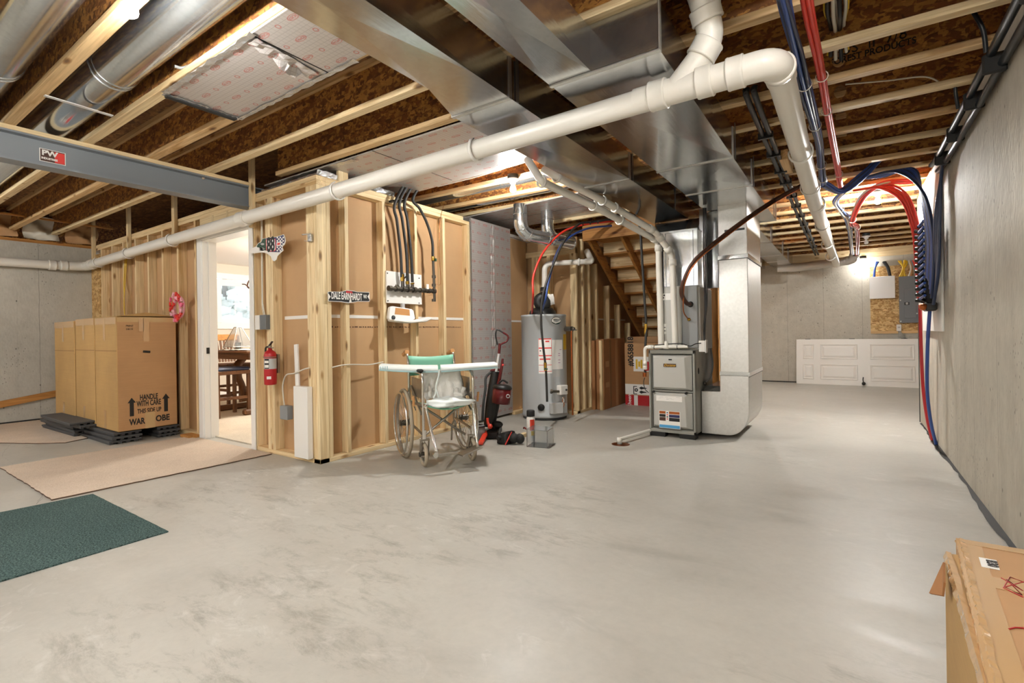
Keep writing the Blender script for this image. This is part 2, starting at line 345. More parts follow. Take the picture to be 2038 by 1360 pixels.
M['chrome'] = plain('chrome', 'D8D6D0', .16, 1.0); M['oldchrome'] = plain('worn_chrome', 'A8A298', .3, .9, .12); M['brass'] = plain('brass', 'C9A24A', .25, 1.0); M['copper'] = plain('copper', 'B5683C', .28, 1.0); M['iron'] = plain('black_iron', '5D5850', .4, .8)
M['bolt'] = plain('zinc_strip', '9A9C9E', .3, .9)
m = NT('clear_plastic'); m.P(Base_Color=(.95, .96, .96, 1), Roughness=.08, Transmission_Weight=.92, IOR=1.3); M['clear'] = m.mat
m = NT('clear_tape'); m.P(Base_Color=(*hexc('C9A272'), 1), Roughness=.12, Coat_Weight=.6); M['cleartape'] = m.mat
m = NT('window_glass'); m.P(Base_Color=(1, 1, 1, 1), Roughness=.0, Transmission_Weight=1, IOR=1.02); M['glass'] = m.mat
m = NT('window_pane'); tr = m.n('BsdfTransparent'); gl = m.n('BsdfGlossy', Roughness=.02); mx = m.n('MixShader'); mx.inputs[0].default_value = .08; m.t.links.new(tr.outputs[0], mx.inputs[1]); m.t.links.new(gl.outputs[0], mx.inputs[2]); m.t.links.new(mx.outputs[0], m.t.nodes['Material Output'].inputs[0]); M['glass'] = m.mat
def emit(name, col, st):
    m = NT(name); m.P(Base_Color=(1, 1, 1, 1), Emission_Color=(*col, 1), Emission_Strength=st); return m.mat
M['lit'] = emit('lit_bulb_glass', (1, .93, .82), 18); M['shade'] = emit('lit_lamp_shade', (1, .86, .68), 1.6)
# ================================================================= SETTING
XR, XD, YD, XL, YB = 0.643, -3.647, 2.481, -9.05, 11.25        # right wall, side wall, front wall, left wall, back wall
ZJ = 2.522                                                      # underside of the joists
struct(B(-9.6, 1.6, -6.6, 11.6, -.12, 0).build('floor', M['floor']))
struct(B(XR, XR+.25, -6.6, 7.12, 0, 2.50).build('wall_right', M['conc_y']))
struct(B(1.32, 1.57, 7.12, 11.5, 0, 2.50).build('wall_right_rear', M['conc_y']))
struct(B(XR+.02, 1.57, 7.10, 7.14, 0, 2.50).build('wall_right_return', M['conc_x']))
struct(B(-3.0, 1.6, YB, YB+.2, 0, 2.36).build('wall_back', M['conc_x']))
struct(B(XL-.2, XL, -6.6, 2.50, 0, 2.385).build('wall_left', M['conc_l']))
struct(B(-9.3, 1.0, -6.8, -6.6, 0, 2.85).build('wall_front', M['conc_x']))
struct(B(-3.0, 1.5, YB-.02, YB+.2, 2.36, ZJ).build('trim_5', M['pine_x']))            # beam on the back wall
struct(B(XL-.14, XL+.0, -6.6, 2.50, 2.385, 2.425).build('trim_6', M['amber_y']))       # sill plates
struct(B(XR+.0, XR+.14, -6.6, 7.12, 2.485, ZJ).build('trim_7', M['pinef_y']))
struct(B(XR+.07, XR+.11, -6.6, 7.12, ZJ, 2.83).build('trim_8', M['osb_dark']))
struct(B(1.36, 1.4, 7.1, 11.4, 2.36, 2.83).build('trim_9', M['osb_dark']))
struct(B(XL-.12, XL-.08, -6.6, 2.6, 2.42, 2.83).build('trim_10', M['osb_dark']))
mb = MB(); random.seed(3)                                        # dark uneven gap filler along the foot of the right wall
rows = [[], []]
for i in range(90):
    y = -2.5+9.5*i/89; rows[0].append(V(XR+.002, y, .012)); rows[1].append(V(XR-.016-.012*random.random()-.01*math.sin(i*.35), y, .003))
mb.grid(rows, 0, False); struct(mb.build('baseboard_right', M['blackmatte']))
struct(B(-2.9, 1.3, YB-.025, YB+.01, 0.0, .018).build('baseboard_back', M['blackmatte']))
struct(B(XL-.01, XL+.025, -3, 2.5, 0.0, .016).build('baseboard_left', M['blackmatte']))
fl = bpy.data.objects['floor']; random.seed(14)
for pts in ([(22, 883), (10, 897), (5, 908), (15, 915), (28, 925), (34, 932), (60, 960), (84, 985), (75, 1003)], [(98, 968), (80, 992), (74, 1004)]):
    P = spl([fz(u, v, .0012) for u, v in pts], 6); P = [p+V(random.uniform(-.006, .006), random.uniform(-.006, .006), 0) for p in P]
    m_ = MB(); m_.grid([[p-V(.0025*random.random()+.0008, 0, 0) for p in P], [p+V(.0025*random.random()+.0008, 0, 0) for p in P]], 0, False); m_.build('crack', M['steel_dark'], fl)
tr10 = bpy.data.objects['trim_10']
for k, y0 in enumerate((.93, 1.34, 1.76, 2.19)):
    m_ = MB(); m_.grid([[V(XL-.03+.10*math.sin(i*.9+j*1.3+k)*.5+.06*random.random(), y0+.36*i/7, 2.44+.30*j/6) for i in range(8)] for j in range(7)]); m_.build('insulation', M['cable'] if k % 2 == 0 else M['card'], tr10)
# ceiling: subfloor with every I-joist as a part
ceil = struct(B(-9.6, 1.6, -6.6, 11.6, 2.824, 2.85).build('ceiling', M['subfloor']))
JY = [(.874-.427*n, .90-.43*n) for n in range(17, 0, -1)]+[(.874,.90),(1.288,1.32),(1.70,1.72),(2.132,2.17),(2.535,2.64),(2.98,3.12),(3.40,3.54),(3.86,4.02),(4.33,4.49),(4.72,4.96),(5.17,5.42),(5.60,5.84),(6.05,6.30),(6.50,6.77),(6.97,7.27),(7.45,7.77),(7.95,8.27),(8.45,8.78),(8.95,9.3),(9.45,9.8),(9.95,10.3),(10.5,10.85)]
WIRE_X, WIRE_Z = -.03, 2.645
def jy(k, x): a, b = JY[k]; return a+(b-a)*(x+4.6)/5.243
for k, (ya, yb) in enumerate(JY):
    x0 = -9.2 if yb < 2.6 else -4.25; x1 = XR+.07 if yb < 7.1 else 1.36
    def strip(z0, z1, w):
        m_ = MB(); c0, c1 = jy(k, x0)-.0315, jy(k, x1)-.0315
        m_.hexa([(x0,c0-w,z0),(x1,c1-w,z0),(x1,c1+w,z0),(x0,c0+w,z0),(x0,c0-w,z1),(x1,c1-w,z1),(x1,c1+w,z1),(x0,c0+w,z1)]); return m_
    if yb > 2.5 and yb < 7.0:                                     # web with the round cable hole
        h = .046; L = [(x0, ZJ+.03), (WIRE_X, ZJ+.03)]+[(WIRE_X-h*math.sin(PI*i/12)*.75, WIRE_Z-h*math.cos(PI*i/12)) for i in range(13)]+[(WIRE_X, 2.80), (x0, 2.80)]
        Rr = [(x1, ZJ+.03), (x1, 2.80), (WIRE_X, 2.80)]+[(WIRE_X+h*math.sin(PI*i/12)*.75, WIRE_Z+h*math.cos(PI*i/12)) for i in range(13)]+[(WIRE_X, ZJ+.03)]
        m_ = MB()
        for poly in (L, Rr):
            m_.add([(x, jy(k, x)-.0365, z) for x, z in poly], [tuple(range(len(poly)))]); m_.add([(x, jy(k, x)-.0265, z) for x, z in poly], [tuple(reversed(range(len(poly))))])
    else: m_ = strip(ZJ+.03, 2.80, .005)
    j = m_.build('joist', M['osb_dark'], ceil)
    strip(ZJ, ZJ+.038, .0315).build('bottom_flange', M['pinef_x' if k % 2 else 'pine_x'], j, bev=.003)
    strip(2.786, 2.824, .0315).build('top_flange', M['pinef_x'], j)
    if k == 23:
        yf = jy(k, -.0)-.0375
        if True:
            fit('US  II  7/8"', j, fy(1674, 97, yf+.0005), fy(1816, 68, yf+.0005), 0, .085, M['ink'])
            fit('FOREST PRODUCTS', j, fy(1652, 122, yf+.0005), fy(1823, 84, yf+.0005), 0, .052, M['ink'], bold=.001)
struct(B(-3.0, 1.6, YB-.0, YB+.04, ZJ, 2.83).build('trim_11', M['osb_dark']))
struct(B(-9.3, -9.26, 2.5, 7.4, 2.3, 2.83).build('trim_12', M['osb_dark']))
struct(B(-9.3, -3.0, 7.35, 7.39, 2.3, 2.83).build('trim_13', M['osb_dark']))
# ---- stud walls
def framing(par, name, boxes, axis='z'):
    for b in boxes: MB().box(*b).build(name, M['pine_'+axis], par, bev=.003)
wf = struct(B(XL, -5.68, YD+.089, YD+.102, 0, 2.36).build('wall_partition_front', M['drypaper']))
B(-4.66, XD-.06, YD+.089, YD+.102, 0, 2.36).build('drywall', M['drypaper'], wf)
B(-5.68, -4.66, YD+.089, YD+.102, 2.17, 2.36).build('drywall', M['drypaper'], wf)
framing(wf, 'stud', [(x, x+.038, YD, YD+.089, .038, 2.34) for x in (-8.71, -8.30, -7.90, -7.50, -7.10, -6.69, -6.285, -5.86, -4.66, -4.44, -4.40, -4.36, -3.80)])
framing(wf, 'stud', [(-5.72, -5.682, YD, YD+.089, .038, 2.20)])
framing(wf, 'header', [(-5.72, -4.62, YD, YD+.038, 2.17, 2.34)], 'x')
framing(wf, 'cripple_stud', [(x, x+.038, YD-.002, YD+.08, 2.19, 2.34) for x in (-5.45, -5.15)])
framing(wf, 'top_plate', [(XL, XD, YD, YD+.089, 2.34, 2.378), (XL, XD, YD, YD+.089, 2.379, 2.417)], 'x')
framing(wf, 'bottom_plate', [(XL, -5.72, YD, YD+.089, 0, .038), (-4.66, XD, YD, YD+.089, 0, .038)], 'x')
framing(wf, 'hanger_block', [(x, x+.055, YD-.042, YD-.003, z0, 2.80) for x, z0 in ((-8.93, 2.14), (-7.63, 2.16), (-4.64, 2.10))])
framing(wf, 'hanger_block', [(-6.30, -6.235, YD-.042, YD-.003, 2.1, 2.80)])
B(-4.28, -3.81, YD+.084, YD+.088, 1.225, 1.255).build('joint_tape', M['white'], wf)
B(XL, XL+.34, YD-.01, YD+.0, 0, 2.28).build('osb_strip', M['osb'], wf)
mb = MB(); mb.tube(spl([(-7.84, YD+.03, 2.33), (-7.85, YD+.0, 1.9), (-7.83, YD-.01, 1.6), (-7.84, YD+.0, 1.2), (-7.85, YD+.02, .6)]), .005, 6)
mb.tube(spl([(-7.81, YD+.03, 2.33), (-7.82, YD-.0, 1.8), (-7.84, YD-.01, 1.5), (-7.82, YD, 1.1), (-7.83, YD+.02, .6)]), .005, 6)
tag(mb.build('yellow_cable', M['yellow']), 'yellow electrical cables running down a stud behind the wardrobe boxes', 'cable')
wsd = struct(B(XD-.102, XD-.089, YD+.02, 4.49, 0, 2.36).build('wall_partition_side', M['drypaper']))
framing(wsd, 'stud', [(XD-.089, XD, y-.038, y, .038, 2.34) for y in (2.795, 3.22, 3.64, 4.065, 4.49)])
framing(wsd, 'corner_post', [(XD-.075, XD-.037, YD-.001, YD+.06, .038, 2.34), (XD-.036, XD, YD-.001, YD+.088, .038, 2.34), (XD-.115, XD-.077, YD-.001, YD+.06, .038, 2.34), (XD-.04, XD, YD+.09, YD+.13, .038, 2.34)])
framing(wsd, 'top_plate', [(XD-.089, XD, YD+.09, 4.49, 2.34, 2.378), (XD-.089, XD, YD+.09, 4.40, 2.379, 2.417)], 'y')
framing(wsd, 'bottom_plate', [(XD-.089, XD, YD, 4.49, 0, .038)], 'y')
framing(wsd, 'upright', [(XD-.03, XD+.004, 2.752, 2.80, 2.30, 2.80), (XD-.03, XD+.004, 2.70, 2.75, 2.36, 2.80)])
B(XD-.0885, XD-.084, YD+.1, 4.46, 1.228, 1.256).build('joint_tape', M['white'], wsd)
mb = MB(); random.seed(5)
for i in range(70):
    y = 2.62+1.8*i/70+random.random()*.012; mb.box(XD-.0888, XD-.0872, y, y+.008+.008*random.random(), 1.142, 1.150+.006*random.random())
mb.build('printed_line', M['brown'], wsd)
for i, (x0, x1, y0, y1) in enumerate(((-.089, 0, 4.375, 4.50),)): B(XD+x0, XD+.002, y0, y1+.01, 2.379, 2.42).build('metal_flashing', M['galv'], wsd)
# foil-faced section with crumpled tape seam, then brown drywall, closet walls behind the heater
wfo = struct(B(XD-.03, XD-.003, 4.50, 5.33, .03, 2.43).build('wall_partition_foil', M['foil']))
mb = MB(); random.seed(8); rows = []
for i in range(60):
    z = .05+2.36*i/59; rows.append([V(XD+.0, 4.93+(k-2)*.022+.006*math.sin(i*.7+k), z)+V(.004*random.random()+(.012 if k in (1, 3) and z > .9 else 0)*random.random(), 0, 0) for k in range(5)])
mb.grid(rows, 0, False); mb.build('seam_tape', M['foil'], wfo)
B(XD-.005, XD+.006, 4.495, 4.515, .04, 2.43).build('edge_tape', M['foiltape'], wfo)
wcl = struct(B(XD-.07, XD-.055, 5.33, 5.80, 0, 2.33).build('wall_closet', M['drypaper']))
B(XD-.09, -2.95, 5.86, 5.875, 0, 2.33).build('drywall', M['drypaper'], wcl)
framing(wcl, 'stud', [(x, x+.05, 5.77, 5.859, .038, 2.10) for x in (-3.60, -3.54, -3.36, -6.68)])
framing(wcl, 'bottom_plate', [(XD-.055, XD+.03, 5.33, 5.76, 0, .038)], 'y')
framing(wcl, 'bottom_plate', [(XD-.05, -2.93, 5.77, 5.859, 0, .038), ], 'x')
framing(wcl, 'top_plate', [(XD-.05, -2.93, 5.77, 5.859, 2.10, 2.176)], 'x')
B(XD-.054, XD-.05, 5.36, 5.76, 1.215, 1.24).build('joint_tape', M['white'], wcl)
B(-3.04, -3.025, 5.86, 9.2, 0, 2.33).build('drywall', M['drypaper'], wcl)
def ztop(y): return 2.30 if y < 6.0 else max(.3, 2.34-.665*(y-5.99))
framing(wcl, 'stud', [(-3.02, -2.93, y-.045, y, .038, ztop(y)) for y in (5.83, 6.03, 6.23, 6.46, 6.88, 7.28, 7.70, 8.1)])
framing(wcl, 'bottom_plate', [(-3.02, -2.93, 5.70, 8.3, 0, .038)], 'y')
B(-3.024, -3.02, 6.5, 7.7, 1.24, 1.262).build('joint_tape', M['white'], wcl)
# walls that close the view behind the stairs and furnace
struct(B(-3.06, -1.9, 9.4, 9.415, 0, 2.5).build('wall_stair_end', M['drypaper']))
struct(B(-1.90, -1.885, 6.0, 11.3, 0, 2.5).build('wall_stair_side', M['drypaper']))
# ---- doorway and the room behind it
dr = struct(MB().box(-5.76, -5.665, YD-.02, YD-.002, 0, 2.15).box(-4.70, -4.632, YD-.02, YD-.002, 0, 2.15).box(-5.76, -4.632, YD-.021, YD-.002, 2.105, 2.19).build('door_1', M['whitegloss'], bev=.006))
B(-5.665, -5.645, YD-.01, YD+.13, 0, 2.11).build('door_jamb', M['whitegloss'], dr)
B(-4.715, -4.70, YD-.01, YD+.13, 0, 2.11).build('door_jamb', M['whitegloss'], dr)
B(-5.665, -4.70, YD-.01, YD+.13, 2.095, 2.11).build('door_jamb', M['whitegloss'], dr)
B(-5.646, -5.63, YD+.045, YD+.085, 0, 2.1).build('door_stop', M['whitegloss'], dr)
B(-5.645, -5.641, YD+.015, YD+.05, .90, .965).box(-5.6405, -5.638, YD+.025, YD+.04, .92, .945).build('strike_plate', M['black'], dr)
struct(B(-9.3, XD-.11, YD+.09, 7.2, 0.0, .012).build('floor_room', M['room_carpet']))
wr = struct(MB().box(XL-.2, XL, 2.56, 7.2, 0, 1.30).box(XL-.2, XL, 2.56, 7.2, 2.14, 2.4).box(XL-.2, XL, 2.56, 3.55, 1.30, 2.14).box(XL-.2, XL, 5.55, 7.2, 1.30, 2.14).build('wall_room_left', M['wall_paint']))
struct(B(-9.3, XD-.09, 7.2, 7.3, 0, 2.4).build('wall_room_back', M['wall_paint']))
struct(B(XD-.125, XD-.11, 2.6, 7.2, 0, 2.4).build('wall_room_side', M['wall_paint']))
struct(B(XL, XD-.11, YD+.103, YD+.11, 2.16, 2.4).build('wall_room_front', M['wall_paint']))
struct(B(-9.3, XD-.09, YD+.103, 7.2, 2.36, 2.4).build('ceiling_room', M['ceil_paint']))
win = struct(MB().box(XL-.02, XL+.02, 3.45, 5.65, 2.10, 2.20).box(XL-.02, XL+.03, 3.45, 5.65, 1.22, 1.33).box(XL-.02, XL+.02, 3.45, 3.56, 1.3, 2.1).box(XL-.02, XL+.02, 5.54, 5.65, 1.3, 2.1).build('window_1', M['whitegloss'], bev=.004))
MB().box(XL-.12, XL-.06, 3.56, 4.115, 1.33, 1.43).box(XL-.12, XL-.06, 3.56, 4.115, 1.99, 2.1).box(XL-.13, XL-.05, 4.12, 4.28, 1.335, 2.095).box(XL-.12, XL-.06, 4.285, 5.54, 1.33, 1.40).box(XL-.12, XL-.06, 4.285, 5.54, 1.99, 2.1).box(XL-.115, XL-.065, 5.45, 5.54, 1.405, 1.985).build('sash', M['whitegloss'], win)
B(XL-.095, XL-.09, 3.6, 5.5, 1.36, 2.05).build('pane', M['glass'], win)
B(XL, XL+.015, 2.6, 7.2, 0.012, .13).build('baseboard', M['whitegloss'], wr)
struct(B(-14, -9.6, 1, 9, -.2, .95).build('ground_outside', M['window_snow']))
# ================================================================= OVERHEAD
# ---- steel beam
bx = -4.626
t = thing('steel_beam', 'grey painted steel I-beam with timber plate and red sticker, left of the ceiling', 'beam', (bx-.07, 0, 2.29))
MB().box(bx-.135, bx, -6.5, 2.60, 2.29, 2.302).box(bx-.135, bx, -6.5, 2.60, 2.478, 2.49).box(bx-.072, bx-.060, -6.5, 2.60, 2.302, 2.478).build('beam', M['steel'], t)
B(bx-.14, bx+.004, -6.5, 2.475, 2.491, ZJ).build('timber_plate', M['pine_y'], t, bev=.003)
s0, s1 = fx(78, 295, bx-.06), fx(130.5, 306, bx-.06); zt, zb = fx(79, 294, bx-.06).z, fx(80, 320, bx-.06).z
st = B(bx-.0595, bx-.0588, s0.y, s1.y, zb, zt).build('sticker', M['white'], t)
B(bx-.0587, bx-.0583, s0.y+.005, s1.y-.005, zb+.004, zt-.004).build('sticker_print', M['brown'], st)
B(bx-.0583, bx-.058, s1.y-.06, s1.y-.006, zb+.006, zt-.01).build('sticker_picture', M['coral'], st)
text('PW', st, (bx-.0578, s0.y+.012, zt-.03), (0, 1, 0), (0, 0, 1), .05, M['white'], sx=1.1, bold=.002)
text('INDUSTRIES', st, (bx-.0578, s0.y+.010, zb+.024), (0, 1, 0), (0, 0, 1), .019, M['white'], sx=.85, bold=.001)
MB().cyl((bx-.058, 2.06, 2.485), (bx-.04, 2.06, 2.475), .012, 10).build('bolt', M['chrome'], t)
# ---- rectangular ducts
def duct(par, x0, x1, y0, y1, z0, z1, mat=None, name='duct_section'):
    n = max(1, round((y1-y0)/1.25)); m_ = MB()                       # cross-broken sheet metal: every panel is a very flat pyramid
    for i in range(n):
        a, b = y0+(y1-y0)*i/n, y0+(y1-y0)*(i+1)/n; c = (a+b)/2
        m_.add([(x0,a,z0),(x1,a,z0),(x1,b,z0),(x0,b,z0),((x0+x1)/2,c,z0-.007)], [(1,0,4),(2,1,4),(3,2,4),(0,3,4)])
        m_.add([(x1,a,z0),(x1,b,z0),(x1,b,z1),(x1,a,z1),(x1+.005,c,(z0+z1)/2)], [(0,1,4),(1,2,4),(2,3,4),(3,0,4)])
        m_.add([(x0,a,z0),(x0,b,z0),(x0,b,z1),(x0,a,z1)], [(3,2,1,0)]); m_.add([(x0,a,z1),(x1,a,z1),(x1,b,z1),(x0,b,z1)], [(0,1,2,3)])
    m_.add([(x0,y0,z0),(x1,y0,z0),(x1,y0,z1),(x0,y0,z1)], [(0,1,2,3)]); m_.add([(x0,y1,z0),(x1,y1,z0),(x1,y1,z1),(x0,y1,z1)], [(3,2,1,0)])
    return m_.build(name, mat or M['galv'], par)
def cleat(par, x0, x1, y, z0, z1, name='drive_cleat'):
    e = .006; m_ = MB().box(x0-e, x1+e, y-.012, y+.012, z0-e, z0+.002).box(x1-.002, x1+e, y-.012, y+.012, z0, z1).box(x0-e, x0+.002, y-.012, y+.012, z0, z1)
    m_.build(name, M['galv_matte'], par)
    MB().box(x0-e, x1+e, y+.0125, y+.017, z0-.0035, z0).box(x1, x1+.0035, y+.0125, y+.017, z0, z1).build('seam_sealant', M['blackmatte'], par)
def hangstrap(par, x, y, z0, z1):
    B(x-.0015, x+.0015, y-.014, y+.014, z0, z1).build('hanger_strap', M['bolt'], par)
ZD = 2.30; ZT = 2.515
t = thing('supply_trunk_duct', 'narrower galvanized sheet metal trunk duct running back to the furnace, left of the wide one', 'duct', (-1.6, 2.0, ZD))
duct(t, -1.725, -1.45, -5, 1.815, ZD, ZT)
MB().hexa([(-1.725,1.815,ZD),(-1.45,1.815,ZD),(-1.45,2.135,ZD),(-1.84,2.135,ZD),(-1.725,1.815,ZT),(-1.45,1.815,ZT),(-1.45,2.135,ZT),(-1.84,2.135,ZT)]).build('duct_taper', M['galv'], t)
duct(t, -1.84, -1.45, 2.135, 3.83, ZD, ZT); duct(t, -1.84, -1.45, 3.85, 5.61, ZD, ZT)
cleat(t, -1.725, -1.45, .65, ZD, ZT); cleat(t, -1.84, -1.45, 2.135, ZD, ZT); cleat(t, -1.84, -1.45, 3.84, ZD, ZT)
for y in (2.2, 3.9, 5.1): hangstrap(t, -1.445, y, ZD, 2.55)
duct(t, -1.72, -1.50, 5.62, 8.5, 2.34, ZT)
t = thing('return_trunk_duct', 'wide galvanized trunk duct over the middle of the room, white pipe crossing beneath', 'duct', (-.93, 3, ZD))
duct(t, -1.215, -.99, -5, 2.14, ZD, ZT-.01)
duct(t, -1.21, -.668, 2.14, 3.80, ZD-.003, ZT); duct(t, -1.21, -.668, 3.80, 4.62, ZD-.003, ZT); duct(t, -1.21, -.668, 4.62, 6.30, ZD-.003, ZT)
cleat(t, -1.215, -.99, .7, ZD, ZT)
for y in (2.152, 3.80, 4.62, 6.29): cleat(t, -1.21, -.668, y, ZD-.003, ZT)
for y in (3.86, 4.69, 6.1): hangstrap(t, -.662, y, ZD, 2.56)
duct(t, -1.24, -.90, 6.30, 7.85, ZD, ZT); duct(t, -1.24, -.90, 7.85, 9.3, ZD, ZT); duct(t, -1.24, -.90, 9.3, 10.2, ZD, ZT); duct(t, -1.24, -.90, 10.2, 11.1, ZD, ZT)
for y in (7.85, 9.3, 10.2): cleat(t, -1.24, -.90, y, ZD, ZT); hangstrap(t, -.893, y+.1, ZD, 2.56)
# rear side branch running left behind the drop
t = thing('rear_branch_duct', 'small galvanized branch duct above the rear concrete wall behind the furnace', 'duct', (-1.5, 9.5, 2.24))
duct(t, -1.78, -1.36, 9.9, 10.9, 2.26, 2.5)
cleat(t, -1.78, -1.36, 10.4, 2.26, 2.5)
# ---- round ducts between the joists top left
def round_duct(lab, ya, z, r, x0, x1, seams):
    t = thing('round_duct', lab, 'duct', ((x0+x1)/2, ya, z-r), 'round ducts between the left joists')
    MB().tube([(x0, ya, z), (x1, ya, z)], r, 40).build('pipe', M['galv_bright'], t)
    for x in seams:
        MB().torus((x, ya, z), (1, 0, 0), r+.001, .006, 40, 6).torus((x+.05, ya, z), (1, 0, 0), r+.001, .004, 40, 6).build('crimp_ring', M['galv'], t)
    return t
rd = round_duct('bright round galvanized duct between joists, behind the bare bulb at top left', 1.085, 2.66, .118, -9.0, -1.72, (-3.55, -5.4, -7))
ball_ = MB().bar(fz(88, 190, ZJ-.002), fz(224, 231, ZJ-.002), .030, .004); ball_.build('strap', M['silver'], rd)
round_duct('round galvanized duct at the extreme top left corner of the ceiling', .655, 2.655, .122, -9.0, -1.72, (-3.93, -5.6))
# ---- printed foil panning boards under joist bays
def foilboard(lab, pts, z=ZJ-.016):
    t = thing('foil_panning_board', lab, 'panel', (sum(p[0] for p in pts)/len(pts), sum(p[1] for p in pts)/len(pts), z))
    MB().prism([(p[0], p[1]) for p in pts], (0, 0, z), (1, 0, 0), (0, 1, 0), .012).build('board', M['foil'], t)
    return t
def foiltape(par, a, b, w, z, jag=.01):
    a, b = V(a), V(b); d = (b-a); n = 26; pr = V(-d.y, d.x, 0).normalized(); rows = [[], [], []]
    for i in range(n+1):
        c = a+d*(i/n)
        for k, r in enumerate(rows): o = (k-1)*w/2; r.append(V(c.x, c.y, z)+pr*(o+random.uniform(-jag, jag)*abs(k-1))+V(0, 0, -.002-random.random()*.006))
    MB().grid(rows, 0, False).build('foil_tape', M['foiltape'], par)
t = foilboard('red printed foil board with torn tape, covering one joist bay beside the round duct', [(-3.29, 1.245), (-2.0, 1.245), (-2.0, 1.675), (-3.29, 1.675)])
B(-2.33, -2.322, 1.25, 1.67, ZJ-.0175, ZJ-.015).build('joint_gap', M['black'], t)
foiltape(t, (-3.28, 1.245, 0), (-2.3, 1.245, 0), .03, ZJ-.017, .006); foiltape(t, (-3.28, 1.675, 0), (-2.1, 1.675, 0), .03, ZJ-.017, .006)
foiltape(t, (-3.29, 1.24, 0), (-3.29, 1.68, 0), .05, ZJ-.017)
B(-3.32, -3.285, 1.26, 1.66, ZJ-.03, ZJ-.005).build('board_edge', M['blackmatte'], t)
mb = MB(); rows = []
for i in range(12): rows.append([V(-2.40-.05*i/11+random.uniform(-.01, .01)+.02*k, 1.27+.034*i, ZJ-.018-random.random()*.012-(.04*(i > 4 and i < 9)*(k == 0))) for k in range(5)])
mb.grid(rows, 0, False).build('torn_tape', M['foil'], t)
foilboard('second piece of red printed foil board, between the torn tape and the narrow duct', [(-1.998, 1.245), (-1.73, 1.245), (-1.73, 1.675), (-1.998, 1.675)])
t = foilboard('large red printed foil board above the white pipe, next to the partition corner', [(-4.58, 2.56), (-1.86, 2.60), (-1.86, 3.50), (-3.62, 3.58), (-4.58, 2.9)])
B(-3.05, -3.042, 2.57, 3.5, ZJ-.0175, ZJ-.015).build('joint_gap', M['black'], t)
t2 = t
foilboard('shiny foil board over the partition corner, under the first joist bay', [(-4.56, 2.585), (-4.21, 2.575), (-3.53, 3.0), (-3.53, 3.02)][:4]) if False else None
foiltape(t, (-4.2, 2.575, 0), (-3.3, 2.60, 0), .06, ZJ-.02)
mb = MB(); rows = []
for i in range(40):
    y = 2.50+.85*i/39; rows.append([V(XD-.02+.018*k/3+random.uniform(-.005, .005), y, 2.418+.045*(k/3)+random.uniform(-.006, .006)) for k in range(4)])
mb.grid(rows, 0, False).build('crumpled_foil_flap', M['foiltape'], t)
mb = MB(); rows = []
for i in range(40):
    x = -4.55+.92*i/39; rows.append([V(x, YD+.02+.018*k/3+random.uniform(-.005, .005), 2.418+.035*(k/3)+random.uniform(-.006, .006)) for k in range(4)])
mb.grid(rows, 0, False).build('crumpled_foil_flap', M['foiltape'], t)
t = foilboard('red printed foil board over the heater closet, two round ducts joining it', [(-3.97, 4.74), (-2.3, 4.62), (-2.3, 5.50), (-3.9, 5.62)])
B(-3.95, -2.35, 5.12, 5.124, ZJ-.0175, ZJ-.015).build('joint_gap', M['blackmatte'], t)
# ---- timber blocks: end of joist beyond heater closet
tag(B(-3.22, -1.9, 5.52, 5.56, ZJ-.055, ZJ-.017).build('cleat_board', M['pine_x'], bev=.003), 'short pale timber cleat at the edge of the foil board above the stairs', 'board')
# ---- round ducts in the bays right of the partition (lit by the bulb)
round_duct('round galvanized duct deep between the joists, just beyond the lit bulb left of centre', 4.12, 2.655, .10, -4.2, -1.5, (-2.9,))
round_duct('round galvanized duct one bay behind the lit bulb left of centre', 4.54, 2.655, .10, -4.2, -1.5, (-3.1,))
# two elbows dropping from the foil board behind the heater
def elbow(lab, u, v, dist, dx):
    p = fd(u, v, dist); p.z = ZJ-.01; r = .077
    t = thing('duct_elbow', lab, 'duct', (p.x, p.y, p.z-.35), 'round elbows over the water heater')
    pts = fil([p, p-V(0, 0, .33), p-V(0, 0, .33)+V(dx*.4, .34, -.02)], .16, 5)
    MB().tube(pts, r, 24).build('pipe', M['galv_bright'], t)
    MB().torus(p-V(0, 0, .11), (0, 0, 1), r+.002, .005, 24, 6).build('crimp_ring', M['galv'], t)
    for k in (3, 5, 7): MB().torus(pts[k], pts[k]-pts[k-1], r+.001, .005, 24, 6).build('crimp_ring', M['galv'], t)
elbow('left galvanized elbow duct above the water heater', 1036, 470, 5.55, .35)
elbow('right galvanized elbow duct above the water heater vent', 1090, 468, 5.85, .35)
# ---- PVC drain: along the front partition, wye, elbow, run to the back
PY, PX = 2.375, -.24
zq = lambda x: 2.205+(x+.2)*(.205/8.75)*.5-(.0 if x > -5 else 0)
t = thing('drain_pipe', 'long white plastic drain pipe crossing the whole room below the joists', 'pipe', (-3, PY, 2.1))
R = .057
xe = XL+.13; z_e = fx(165, 530, xe).z
def zx(x): return z_e+(2.207-z_e)*((x-xe)/(PX-xe))**.8
runp = [V(x, PY, zx(x)) for x in (xe+.16, -7.5, -6, -4.7, -3.4, -2.2, -1.2, -.80)]
MB().tube(runp, R, 24).build('pipe_run', M['pvc'], t)
MB().tube([V(xe, PY-.16, z_e-.012), V(xe, -1.2, z_e-.075)], R, 24).build('pipe_run', M['pvc'], t)
MB().tube(fil([(xe+.20, PY, z_e), (xe, PY, z_e), (xe, PY-.20, z_e-.012)], .13, 6), R+.005, 24).build('elbow', M['pvc'], t)
def collar(p, d, l=.075, r=R+.010, par=None, nm='coupling'):
    p = V(p); d = V(d).normalized(); MB().lathe([(R, -l/2), (r, -l/2), (r+.002, -l/2+.006), (r, -l/2+.012), (r, l/2-.012), (r+.002, l/2-.006), (r, l/2), (R, l/2)], p, d, 28).build(nm, M['pvc'], par or t)
